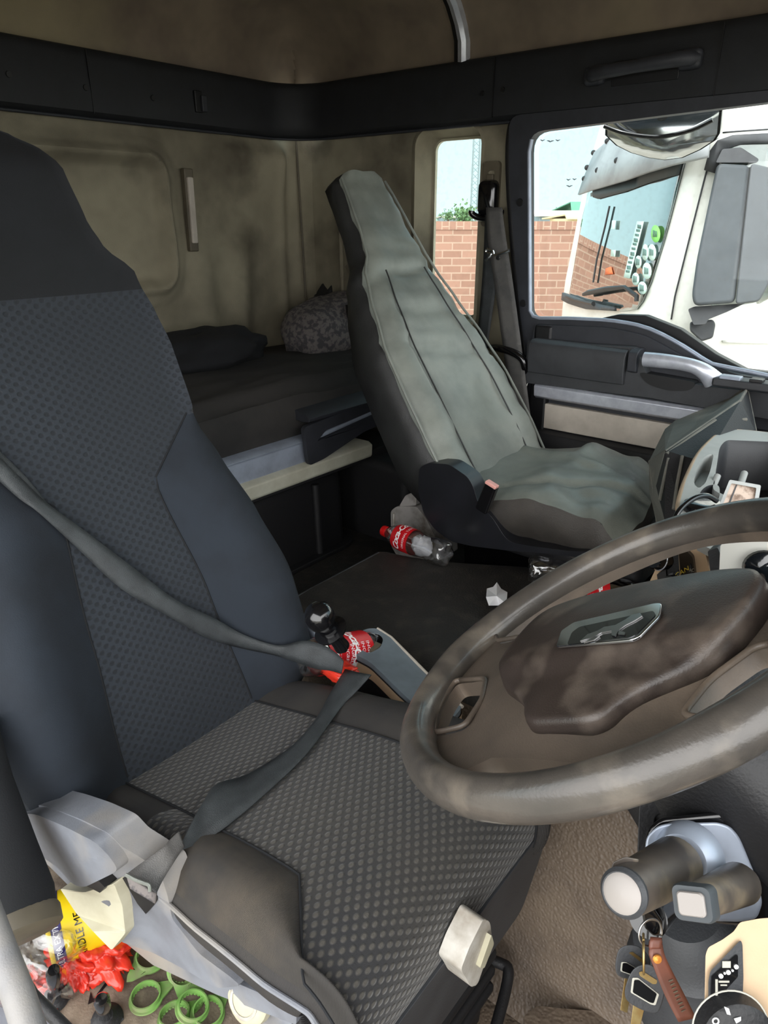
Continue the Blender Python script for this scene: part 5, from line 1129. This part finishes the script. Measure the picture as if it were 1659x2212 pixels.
plate('beige_frame', [rounded([(1395, 1290), (1440, 1196), (1478, 1150), (1530, 1150), (1542, 1200), (1560, 1290)], 5)], 0.03, pm(1.03), 'dash_beige', dash, bev=0.005)
rp = plate('radio_panel', [rounded([(1405, 1290), (1446, 1206), (1484, 1182), (1500, 1200), (1512, 1290)], 4)], 0.008, pm(1.0), 'gloss_black', dash, bev=0.002, label='black control panel with buttons')
for pts in ([(1424, 1236), (1444, 1222), (1446, 1250), (1428, 1268)], [(1420, 1278), (1440, 1256), (1446, 1264), (1436, 1284)], [(1450, 1240), (1470, 1226), (1480, 1240), (1462, 1256)], [(1486, 1220), (1496, 1214), (1502, 1246), (1494, 1254)], [(1466, 1262), (1482, 1252), (1488, 1264), (1476, 1276)]):
    plate('button', [pts], 0.011, pm(1.0), 'rubber_black', rp, bev=0.001)
textobj('button_text', 'SCAN', lambda a, b: at(1470+a*14-b*2.5, 1238-b*14-a*9, 1, 0.9885), 'yellow_ink', rp, 1.0)
textobj('button_text', 'M', lambda a, b: at(1461+a*10, 1246-b*10, 1, 0.9885), 'yellow_ink', rp, 1.0)
textobj('button_text', 'AC', lambda a, b: at(1494+a*8, 1232-b*10, 1, 0.9885), 'grey_ink', rp, 1.0)
for x, y in ((1436, 1206), (1470, 1266)):
    lathe('dial', [(0.018, 0.0), (0.018, 0.018), (0.015, 0.022), (0.0, 0.022)], at(x, y, 1, 1.0), (-0.5, -0.8, 0.2), 'gloss_black', rp, n=28)
    ringtorus('dial_ring', at(x, y, 1, 1.0)+V((-0.5, -0.8, 0.2)).normalized()*0.012, V((-0.5, -0.8, 0.2)), 0.0182, 0.001, 'silver', rp)
plate('side_trim', [rounded([(1538, 1180), (1560, 1172), (1580, 1230), (1592, 1290), (1555, 1290), (1546, 1240)], 4)], 0.02, pm(0.97), 'dark_grey', dash, bev=0.003)
plate('binnacle', [rounded([(1380, 1400), (1400, 1300), (1470, 1268), (1540, 1258), (1720, 1258), (1740, 1420)], 12)], 0.02, pm(0.86), 'rubber_black', dash, bev=0.004)
bs = plate('clipboard', [rounded([(1554, 1268), (1558, 1176), (1580, 1160), (1720, 1110), (1740, 1262), (1600, 1270)], 4)], 0.004, pm(0.93), 'white_paint', None, bev=0.001)
tag(bs, 'white sheet lying on the dashboard behind the wheel rim', 'sheet')
gl = loft('sunglasses_lens', [[pm(0.92)(1652+k*48*math.cos(t), 1222+k*36*math.sin(t), 0.004+0.01*(1-k)) for t in ls(0, 2*math.pi*23/24, 24)] for k in (1.0, 0.8, 0.4, 0.02)], 'screen', None, sharp=0); tag(gl, 'dark rounded visor lens lying on the white sheet at the right edge', 'lens')
# card holders and lanyard
cdm = lambda d: (lambda a, b, t: dep(a, b, d-t))
ch = empty('card_holder', dep(1600, 1068, 1.12), 'clear framed card holder with a brown smudged card standing in the tray', 'card holder')
plate('holder_frame', [rounded([(1576, 1036), (1644, 1048), (1634, 1110), (1550, 1100)], 4), rounded([(1580, 1044), (1634, 1054), (1626, 1104), (1560, 1094)], 3)], 0.004, cdm(1.12), 'dash_grey', ch, bev=0.001)
plate('card', [rounded([(1580, 1042), (1638, 1053), (1629, 1106), (1558, 1096)], 3)], 0.001, cdm(1.122), mat('card', (196, 176, 160), 0.5, col2=(120, 96, 78), nscale=45, ramp=(0.45, 0.6)), ch)
plate('card_line', [[(1590, 1047), (1593, 1047), (1574, 1096), (1570, 1096)]], 0.0005, cdm(1.1205), 'dark_grey', ch)
ch2 = empty('card_holder', dep(1620, 1160, 1.05), 'small dark framed transparent cover below the wheel rim at the tray edge', 'card holder')
plate('cover_frame', [rounded([(1590, 1160), (1640, 1128), (1668, 1122), (1640, 1170), (1618, 1190)], 4), rounded([(1600, 1160), (1640, 1136), (1656, 1134), (1634, 1168), (1618, 1180)], 3)], 0.004, cdm(1.02), 'dark_grey', ch2, bev=0.001)
plate('cover_pane', [rounded([(1598, 1161), (1640, 1134), (1658, 1131), (1635, 1170), (1618, 1183)], 3)], 0.002, cdm(1.019), 'clear_film', ch2)
cb_ = tube('braided_cord', [dep(1456, 1130, 1.08), dep(1464, 1108, 1.08), dep(1482, 1088, 1.09), dep(1505, 1074, 1.10), dep(1528, 1071, 1.11), dep(1548, 1082, 1.12)], 0.0042, 'gloss_black', None, smoothpath=6); tag(cb_, 'black braided cord looping over the tray edge to the card holder', 'cord')
lid_ = empty('cup_lid', dep(1515, 1096, 1.13), 'glossy black round cup lid sitting in the tray cup holder', 'lid')
lathe('lid_shell', [(0.032, -0.03), (0.034, 0.0), (0.032, 0.008), (0.024, 0.012), (0.0, 0.010)], dep(1522, 1100, 1.13), (0, 0, 1), 'gloss_black', lid_, n=32)
for nm, px_, lb in (('lighter', ((1535, 1062), (1550, 1028)), 'pale plastic tube standing in the tray'), ('plastic_clip', ((1600, 1046), (1608, 1022)), 'white plastic clip beside the card holder')):
    t_ = tube(nm, [dep(px_[0][0], px_[0][1], 1.25), dep(px_[1][0], px_[1][1], 1.27)], 0.006, 'dash_grey', None, n=12); tag(t_, lb, nm.replace('_', ' '))
# loose black cover standing between the passenger seat and the dashboard
fp = empty('glovebox_cover', dep(1500, 1000, 1.6), 'loose dusty black plastic cover leaning between passenger seat and dashboard', 'cover')
def D(a, b, d): return dep(a, b, d)
A1, B1, C1, D1, E1, F1, G1 = D(1404, 997, 1.62), D(1438, 929, 1.75), D(1459, 911, 1.78), D(1532, 888, 1.80), D(1579, 861, 1.80), D(1607, 839, 1.80), D(1613, 841, 1.77)
R1_, R2_ = D(1438, 975, 1.50), D(1597, 867, 1.62); H1, J1 = D(1634, 944, 1.60), D(1520, 1000, 1.46); K1, L1, M1 = D(1420, 1050, 1.52), D(1437, 1125, 1.44), D(1405, 1062, 1.58)
N1 = D(1421, 1130, 1.54); O1 = D(1475, 1120, 1.42)
mesh('cover_top', [A1, R1_, R2_, G1, F1, E1, D1, C1, B1], [(0, 1, 2, 3, 4, 5, 6, 7, 8)], 'flap', fp, solid=0.006, smooth=False, label='paler dusty top flap')
mesh('cover_face', [R1_, R2_, G1, H1, J1, O1, L1, K1], [(0, 1, 4), (1, 2, 3), (1, 3, 4), (0, 4, 5, 6), (0, 6, 7)], 'rubber_black', fp, solid=0.006, smooth=False)
mesh('cover_edge', [A1, R1_, K1, M1, N1, L1], [(0, 1, 2), (0, 2, 3), (3, 2, 5, 4)], 'flap', fp, solid=0.005, smooth=False)
tube('edge', [A1, K1*0.5+M1*0.5, N1], 0.004, 'flap', fp, n=8); tube('edge', [A1, R1_, R2_, G1], 0.004, 'flap', fp, n=8); tube('edge', [G1, H1], 0.004, 'flap', fp, n=8)
tube('rib', [D(1440, 981, 1.495), D(1545, 908, 1.57)], 0.0045, 'flap', fp, n=8); tube('rib', [D(1515, 929, 1.55), D(1560, 912, 1.58), D(1612, 906, 1.60)], 0.004, 'flap', fp, n=8)
tube('rib', [D(1444, 990, 1.49), D(1430, 1055, 1.47), D(1425, 1080, 1.46)], 0.0035, 'flap', fp, n=8); tube('rib', [D(1474, 985, 1.47), D(1462, 1050, 1.45), D(1455, 1100, 1.43)], 0.0035, 'flap', fp, n=8)

# ---------------------------------------------------------------- gear console, handbrake, bottles
gc = empty('gear_console', at(840, 1430, 2, -0.76), 'blue-grey topped console with a recessed cup between driver seat and tunnel', 'console')
GZ = -0.722
def gm(a, b, d): q = at(a, b, 2, GZ); return V((q.x, q.y, q.z+d-0.025*sm(780, 950, a)))
go = rounded([(742, 1412), (758, 1388), (790, 1368), (815, 1364), (845, 1378), (930, 1447), (1000, 1510), (960, 1560), (850, 1480), (800, 1440), (770, 1425)], 10, 4)
rec = rounded([(772, 1395), (790, 1378), (818, 1374), (829, 1384), (822, 1405), (800, 1420), (785, 1418)], 8, 4)
gridplate('console_top', [go, rec], 0.01, gm, 'silver_paint', gc, step=40, sharp=40).data.materials[0] = mat('console_blue', (112, 122, 130), 0.5, col2=(94, 102, 108), nscale=9)
loft('console_side', [[gm(a, b, 0)+V((0, 0, -h)) for a, b in go] for h in (0.0, 0.004)], 'rubber_black', gc, cap=False)
loft('beige_side', [[gm(a, b, 0)+V((0, 0.004, -h)) for a, b in go] for h in (0.004, 0.03)], 'dash_beige', gc, cap=False)
loft('console_skirt', [[gm(a, b, 0)+V((0, 0.006, -h)) for a, b in go] for h in (0.03, 0.16)], 'rubber_black', gc, cap=True)
tr_ = [gm(a, b, 0.008) for a, b in rec]; cc = sum(tr_, V((0, 0, 0)))/len(tr_)
loft('recess', [tr_, [cc+(p-cc)*0.9-V((0, 0, 0.03)) for p in tr_], [cc+(p-cc)*0.05-V((0, 0, 0.03)) for p in tr_]], 'gloss_black', gc, cap=False)
box('recess_insert', cc-V((0, 0, 0.012)), (0.035, 0.03, 0.02), 'vinyl_brown', gc, bev=0.004)
tube('console_edge', [gm(a, b, 0.009) for a, b in ((815, 1364), (845, 1378), (930, 1447), (1000, 1510))], 0.003, 'beige_panel', gc, n=8)
hb = empty('parking_brake_lever', at(745, 1410, 2, -0.71), 'black knobbed parking brake lever rising from the console', 'lever')
k0, k1, k2 = dep(690, 1332, 1.07), dep(714, 1362, 1.09), dep(744, 1404, 1.12); kax = (k0-k2).normalized()
tube('shaft', [k2, k2*0.85+k1*0.15], 0.006, 'gloss_black', hb, n=14)
lathe('grip', [(0.0, -0.003), (0.0125, 0.0), (0.0125, 0.006), (0.0115, 0.010), (0.0115, 0.040), (0.0, 0.044)], k2*0.85+k1*0.15, kax, 'gloss_black', hb, n=24)
lathe('collar', [(0.0, -0.006), (0.014, -0.006), (0.026, -0.003), (0.027, 0.001), (0.016, 0.004), (0.017, 0.010), (0.0, 0.012)], k1, kax, 'gloss_black', hb, n=28)
lathe('knob', [(0.010, -0.030), (0.013, -0.024), (0.022, -0.010), (0.0235, 0.000), (0.022, 0.010), (0.015, 0.018), (0.006, 0.0215), (0.0, 0.022)], k0, kax, 'gloss_black', hb, n=32, sharp=0)
def bottle(c0, c1, label, liquid=None, lab=(0.46, 0.80), twist=0.0, cap=True, r=0.0325, txt=True, small=False):
    """c0 base centre, c1 cap end; returns the thing"""
    ax = (c1-c0); L = ax.length; ax.normalize(); R = frame3(ax, V((0, 0, 1)) if abs(ax.z) < 0.8 else V((1, 0, 0)))
    t = empty('soda_bottle', c0, label, 'bottle')
    prof = [(0.35, 0.012), (0.7, 0.004), (0.92, 0.02), (1.0, 0.06), (1.0, 0.16), (0.93, 0.24), (0.86, 0.31), (0.90, 0.38), (0.97, 0.44), (0.99, 0.56), (0.99, 0.66), (0.92, 0.75), (0.74, 0.83), (0.52, 0.895), (0.37, 0.93), (0.36, 0.955)]
    rings = []
    for k, h in prof:
        ring = []
        for j in range(40):
            a = 2*math.pi*j/40; f = 1.0; hh = h
            if h < 0.15: f = 1-0.13*(1-h/0.15)*(0.5+0.5*math.cos(5*a)); hh = h+0.02*(0.5+0.5*math.cos(5*a))*(1-h/0.15)
            ring.append(c0+R @ V((r*k*f*math.cos(a), r*k*f*math.sin(a), hh*L)))
        rings.append(ring)
    loft('bottle_body', rings, 'pet', t, sharp=0)
    if liquid:
        loft('cola', [[c0+R @ V((r*0.96*k*math.cos(2*math.pi*j/32), r*0.96*k*math.sin(2*math.pi*j/32), h*L)) for j in range(32)] for k, h in prof[1:-1]], liquid, t, sharp=0)
    if cap:
        loft('cap', [[c0+R @ V((0.0142*k*math.cos(2*math.pi*j/24), 0.0142*k*math.sin(2*math.pi*j/24), L*(h))) for j in range(24)] for k, h in ((1, 0.935), (1.0, 0.985), (0.93, 1.0), (0.4, 1.0))], 'cap_red', t, label='red screw cap')
    if lab:
        h0, h1 = lab
        def rr(h): return interp(h, [(b, a) for a, b in prof])*r*1.02+0.0006
        lb = loft('paper_label', [[c0+R @ V((rr(h)*math.cos(2*math.pi*j/40), rr(h)*math.sin(2*math.pi*j/40), h*L)) for j in range(40)] for h in ls(h0, h1, 6)], 'coke_red', t, cap=False, sharp=0, label='red label with white script')
        if txt:
            lh_ = (h1-h0)*L
            hc = c0+ax*(h0+h1)*L/2; tv = (-hc).normalized()+V((0, 0, 0.25)); twist = twist+max(range(0, 360, 4), key=lambda q: (R @ V((math.cos(math.radians(q)), math.sin(math.radians(q)), 0))).dot(tv))
            def wrap(a, b, off=0.0006):
                h = (h0+h1)/2+(b)/L; q = rr(h)+off; an = math.radians(twist)+a/(r*1.02); return c0+R @ V((q*math.cos(an), q*math.sin(an), h*L))
            textobj('script', 'Coca-Cola', lambda a, b: wrap(a, b+lh_*0.10), 'ink_white', lb, min(lh_*0.45, 0.026), shear=0.35, bold=0.0006, space=0.85)
            textobj('small_text', 'ORIGINAL TASTE', lambda a, b: wrap(a, b-lh_*0.30), 'ink_white', lb, lh_*0.17)
            if small:
                for k in range(7): textobj('small_text', 'INGREDIENTS 500ml', lambda a, b, k=k: wrap(a+0.048, b+lh_*(0.36-0.12*k)), 'ink_white', lb, lh_*0.10)
    return t
TZZ = -0.775
def cp(a, b, h): return at(a, b, 2, TZZ+h)
b1 = bottle(cp(968, 1200, 0.033), cp(828, 1146, 0.030), 'empty bottle with red label and red cap nearest the storage box', lab=(0.50, 0.75), twist=0)
c0_, c1_ = cp(968, 1200, 0.033), cp(828, 1146, 0.030)
inn = blob('crumpled_paper', c0_*0.62+c1_*0.38, (0.024, 0.022, 0.024), 'paper', b1, e=0.8, amp=0.3); inn['label'] = 'white paper seen inside the bottle'
bottle(cp(1140, 1230, 0.033), cp(1312, 1236, 0.033), 'empty clear bottle without label lying beside the passenger seat base', lab=None, cap=False)
bottle(cp(1236, 1276, 0.034), cp(1396, 1284, 0.033), 'full dark cola bottle with red cap half hidden by the wheel rim', liquid='cola', lab=(0.16, 0.47))
q0_, q1_ = dep(655, 1425, 1.20), dep(822, 1392, 1.36)
bottle(q0_, q0_+(q1_-q0_).normalized()*0.225, 'bottle with wide red label lying behind the parking brake lever', lab=(0.16, 0.66), twist=0, small=True)
# red wrapper scrap below, white paper scrap, white container
sc = blob('red_wrapper', dep(735, 1450, 1.20), (0.035, 0.02, 0.012), 'bag_red', None, amp=0.4, seed=3); tag(sc, 'scrap of red wrapper below the belt loop beside the console', 'wrapper')
pc = [(1052, 1272), (1066, 1268), (1073, 1258), (1082, 1272), (1096, 1280), (1094, 1304), (1078, 1308), (1056, 1308), (1050, 1290)]
pv = [cp(a, b, 0.012+0.010*((i*7) % 3)) for i, (a, b) in enumerate(pc)]+[cp(1073, 1288, 0.030)]
ppr = mesh('paper_scrap', pv, [(i, (i+1) % 9, 9) for i in range(9)], 'paper', None, smooth=False, solid=0.0015); tag(ppr, 'crumpled white paper scrap lying on the black tunnel mat', 'paper')
wc = empty('plastic_container', at(890, 1150, 1, 1.47), 'dirty white plastic container standing behind the empty bottle', 'container')
def wm(a, b, d): return (lambda q: V((q.x, q.y+d, q.z)))(at(a, b, 1, 1.44))
plate('container_body', [rounded([(845, 1180), (844, 1104), (856, 1094), (900, 1094), (920, 1120), (940, 1160), (945, 1215), (860, 1205)], 6)], 0.10, wm, 'foil_dirty', wc, bev=0.01, seg=3)
plate('spout', [rounded([(862, 1094), (876, 1070), (892, 1064), (897, 1048), (900, 1050), (899, 1092)], 4)], 0.03, wm, 'foil_dirty', wc, bev=0.003)
tube('rib', [wm(852, 1108, -0.003), wm(851, 1180, -0.003)], 0.003, 'white_plastic', wc, n=8)

# ---------------------------------------------------------------- driver's floor: side console with levers and litter
SZ = -1.0
sf = heightgrid('floor.002', ls(-1.25, -0.3, 12), ls(-0.1, 0.40, 8), lambda x, y: (x, y, SZ), 'carpet_dusty'); struct(sf)
struct(box('trim_12', (-0.55, 0.40, -1.12), (0.6, 0.01, 0.24), 'carpet_dusty', bev=0))
def fpz(a, b, h=0.0): return at(a, b, 2, SZ+h)
for a, b, tip, lb, kk in ((118, 2160, (116, 2095), 'black bellows lever half hidden by the red bag', 0), (232, 2205, (219, 2158), 'short black bellows lever in front of the arrow mark', 1)):
    lv = empty('suspension_lever', fpz(a, b), lb, 'lever', 'suspension levers')
    del lv['group']
    c = fpz(a, b); tp_ = dep(tip[0], tip[1], c.dot(FW)-0.07); axl = (tp_-c).normalized()
    lathe('bellows', [(0.021, 0.0), (0.021, 0.003), (0.018, 0.005), (0.019, 0.009), (0.015, 0.012), (0.016, 0.016), (0.012, 0.019), (0.013, 0.023), (0.009, 0.028)], c, axl, 'rubber_black', lv, n=28)
    ln = (tp_-c).length; lathe('handle', [(0.007, 0.02), (0.0075, ln*0.5), (0.0095, ln*0.6), (0.0098, ln*0.93), (0.007, ln), (0.0, ln*1.01)], c, axl, 'gloss_black', lv, n=24)
    polyobj('base_plate', [c+V((dx, dy, 0.001)) for dx, dy in ((-.017, -.015), (.017, -.015), (.017, .015), (-.017, .015))], V((0, 0, 1)), 0.003, 'dark_grey', lv)
# arrow mark printed on the panel
ar = empty('arrow_mark', fpz(230, 2125, 0.001), 'black double-ended arrow printed on the dusty side panel', 'marking')
for px in ([(209, 2148), (248, 2096), (254, 2093), (256, 2098), (216, 2146), (211, 2149)], [(196, 2142), (201, 2158), (216, 2150), (206, 2162), (190, 2170)], [(252, 2080), (269, 2075), (267, 2097), (262, 2086), (250, 2087)]):
    polyobj('arrow_piece', [fpz(a, b, 0.001) for a, b in px], V((0, 0, 1)), 0.0006, 'black', ar, bev=0)
# wheel-nut pointers
def nut(c, nrm, xd, label):
    t = empty('wheel_nut_indicator', c, label, 'wheel nut indicator', 'green wheel nut indicators'); R = frame3(nrm, xd)*0.9
    o1 = []; i1 = []
    for k in range(48):
        a = 2*math.pi*k/48; o1.append((0.0255*math.cos(a), 0.0255*math.sin(a)))
    o1 = [p for p in o1 if not (p[0] > 0.0215)]; o1 = o1[:]; 
    s = [(0.0255*math.cos(math.radians(a)), 0.0255*math.sin(math.radians(a))) for a in ls(35, 325, 36)]+[(0.040, -0.006), (0.046, 0.0), (0.040, 0.006)]
    h = []
    for k in range(48):
        r = 0.0205 if k % 2 else 0.0188; h.append((r*math.cos(2*math.pi*k/48), r*math.sin(2*math.pi*k/48)))
    plate('pointer_plate', [s, h], 0.003, lambda a, b, d: c+R @ V((a, b, d)), 'green_plastic', t, bev=0.0006)
    loft('collar', [[c+R @ V((q*math.cos(2*math.pi*k/40), q*math.sin(2*math.pi*k/40), z)) for k in range(40)] for q, z in ((0.0225, 0.003), (0.0225, 0.011), (0.0205, 0.011), (0.0205, 0.003))], 'green_plastic', t, cap=False, sharp=40)
Zu = V((0, 0, 1))
nut(fpz(325, 2070, 0.012), Zu+V((0.15, 0, 0)), V((0.1, -1, 0)), 'green nut indicator lying flat, farthest from the camera, below the seat rail')
nut(fpz(316, 2158, 0.004), Zu, V((0.3, 1, 0)), 'green nut indicator lying flat, leftmost and nearest the short lever')
nut(fpz(396, 2090, 0.028), V((0.75, -0.3, 0.45)), V((0, -0.3, -1)), 'green nut indicator standing on edge against the seat rail')
nut(fpz(378, 2200, 0.006), Zu+V((-.2, .1, 0)), V((0.2, 1, 0.3)), 'green nut indicator at the bottom edge with its point upward')
nut(fpz(448, 2192, 0.006), Zu+V((.15, .1, 0)), V((-0.1, 1, 0.2)), 'rightmost green nut indicator, dusty, at the bottom edge')
nut(fpz(415, 2178, 0.016), Zu+V((.25, .2, 0)), V((-0.6, 0.8, 0.2)), 'green nut indicator lying crossed over its two bottom neighbours')
# tin in a clear bag
tin = empty('paint_tin', fpz(150, 2010, 0.02), 'yellow tin with a dark blue band wrapped in clear plastic, below the seat shield', 'tin')
ta = (fpz(250, 1985, 0.03)-fpz(120, 2015, 0.05)).normalized(); ta = V((ta.x, ta.y, 0.0)).normalized(); tc0 = fpz(108, 2014, 0.052)
Rt = frame3(ta, (0, 0, 1))
def tinr(r, h, n=40): return [tc0+Rt @ V((r*math.cos(2*math.pi*k/n), r*math.sin(2*math.pi*k/n), h)) for k in range(n)]
loft('tin_body', [tinr(0.050, 0.016), tinr(0.050, 0.15), tinr(0.047, 0.152), tinr(0.0, 0.15)], 'tin_yellow', tin, cap=False)
loft('blue_band', [tinr(0.0505, 0.004), tinr(0.0505, 0.018)], 'tin_blue', tin, cap=False)
loft('tin_rim', [tinr(0.047, 0.0), tinr(0.0515, -0.002), tinr(0.0525, 0.001), tinr(0.0515, 0.004), tinr(0.047, 0.004)], 'tin_yellow', tin, cap=False)
loft('tin_lid', [tinr(0.047, 0.002), tinr(0.04, 0.004), tinr(0.0, 0.004)], 'carpet_dusty', tin, cap=False)
def tw(a, b, an0, h0): an = math.radians(an0)+a/0.0505; return tc0+Rt @ V((0.0511*math.cos(an), 0.0511*math.sin(an), h0+b))
best_an = max(range(0, 360, 5), key=lambda a: (tw(0, 0, a, .03)-tc0-ta*.03).dot(-FW)) 
textobj('tin_text', "ULTRA EXTRA", lambda a, b: tw(-a, -b, best_an, 0.011), 'ink_white', tin, 0.011)
textobj('tin_text', 'HANDLE ME', lambda a, b: tw(-a, -b, best_an+6, 0.040), 'gloss_black', tin, 0.014)
fm = empty('plastic_bag', fpz(60, 2060, 0.04), 'crumpled clear plastic bag over the end of the yellow tin', 'bag')
blob('film', fpz(62, 2055, 0.05), (0.075, 0.055, 0.05), 'clear_film', fm, e=0.8, amp=0.5, fr_=2.5, seed=5, n=(44, 26))
rb = empty('red_bag', fpz(200, 2090, 0.02), 'crumpled red plastic bag under the yellow tin', 'bag')
def crumple(name, c, r, m, parent, seed, n=(72, 44)):
    vs = []; fs = []
    for i in range(n[1]+1):
        th = math.pi*i/n[1]
        for j in range(n[0]):
            ph = 2*math.pi*j/n[0]; p = V((math.sin(th)*math.cos(ph), math.sin(th)*math.sin(ph), math.cos(th)))
            q = p*2.2+V((seed, 0, 0)); k = 0.72+0.75*abs(noise.noise(q))+0.28*abs(noise.noise(q*2.6))
            z = p.z*r[2]*k; vs.append(V(c)+V((p.x*r[0]*k, p.y*r[1]*k, max(z, -r[2]*0.6))))
    for i in range(n[1]):
        for j in range(n[0]):
            a = i*n[0]+j; b = i*n[0]+(j+1) % n[0]; fs.append((a, b, b+n[0], a+n[0]))
    return mesh(name, vs, fs, m, parent, sharp=0)
crumple('bag_fold', fpz(212, 2040, 0.02), (0.065, 0.040, 0.032), 'bag_red', rb, 2); crumple('bag_fold', fpz(160, 2078, 0.015), (0.045, 0.028, 0.024), 'bag_red', rb, 8); crumple('bag_fold', fpz(76, 2138, 0.012), (0.038, 0.020, 0.018), 'bag_red', rb, 5)
# folded armrest end and door sill at the left edge
arm = loft('armrest', [[dep(a, b, d_)*1.0 for a, b in pts] for d_, pts in ()] or tubemesh([dep(-70, 1560, 0.86), dep(-40, 1700, 0.84), dep(0, 1850, 0.82), dep(28, 1950, 0.80), dep(36, 1985, 0.795)], [0.030, 0.034, 0.040, 0.044, 0.042], 28), 'headrest', seat, sharp=40)
lathe('armrest_cap', [(0.043, -0.004), (0.045, 0.0), (0.045, 0.016), (0.040, 0.020), (0.0, 0.022)], dep(37, 1988, 0.795), dep(44, 2030, 0.785)-dep(36, 1985, 0.795), 'vinyl_brown', seat, n=32, label='beige end of the armrest')
sl = tube('door_sill', [dep(-40, 1940, 0.66), dep(5, 2060, 0.63), dep(40, 2150, 0.61), dep(75, 2260, 0.59)], 0.013, 'shield_grey', None, n=16); sl.name = 'trim_13'; struct(sl)
s2 = tube('sill_seal', [dep(-30, 1990, 0.70), dep(70, 2150, 0.69), dep(160, 2240, 0.68)], 0.006, 'rubber_black', sl, n=10)
mesh('sill_step', [fpz(-80, 2080), fpz(40, 2150), fpz(165, 2225), fpz(300, 2330), fpz(60, 2400), fpz(-80, 2300)], [(0, 1, 2, 3, 4, 5)], 'shield_grey', sl, smooth=False, solid=0.01)
# driver's footwell: ridge in the moulded floor and the pedal rod
struct(tube('trim_14', [at(1060, 2020, 2, -1.19), at(1074, 2029, 2, -1.19), at(1180, 2085, 2, -1.19), at(1300, 2140, 2, -1.19), at(1467, 2208, 2, -1.19), at(1600, 2260, 2, -1.19)], 0.022, 'floor_brown', n=16, flat=0.8))
pr2 = empty('pedal_rod', at(1090, 2100, 2, -1.15), 'bent black rod rising from the floor beside the seat base', 'rod')
tube('rod', [at(1050, 2070, 2, -1.14), at(1085, 2083, 2, -1.14), at(1098, 2095, 2, -1.14), at(1092, 2140, 2, -1.15), at(1068, 2230, 2, -1.16)], 0.009, 'rubber_black', pr2, smoothpath=4)
plate('pedal', [rounded([(1130, 2212), (1160, 2190), (1200, 2195), (1330, 2205), (1350, 2330), (1130, 2330)], 6)], 0.02, lambda a, b, d: at(a, b, 2, -1.18)+V((0, 0, d)), 'floor_brown', pr2, bev=0.005)
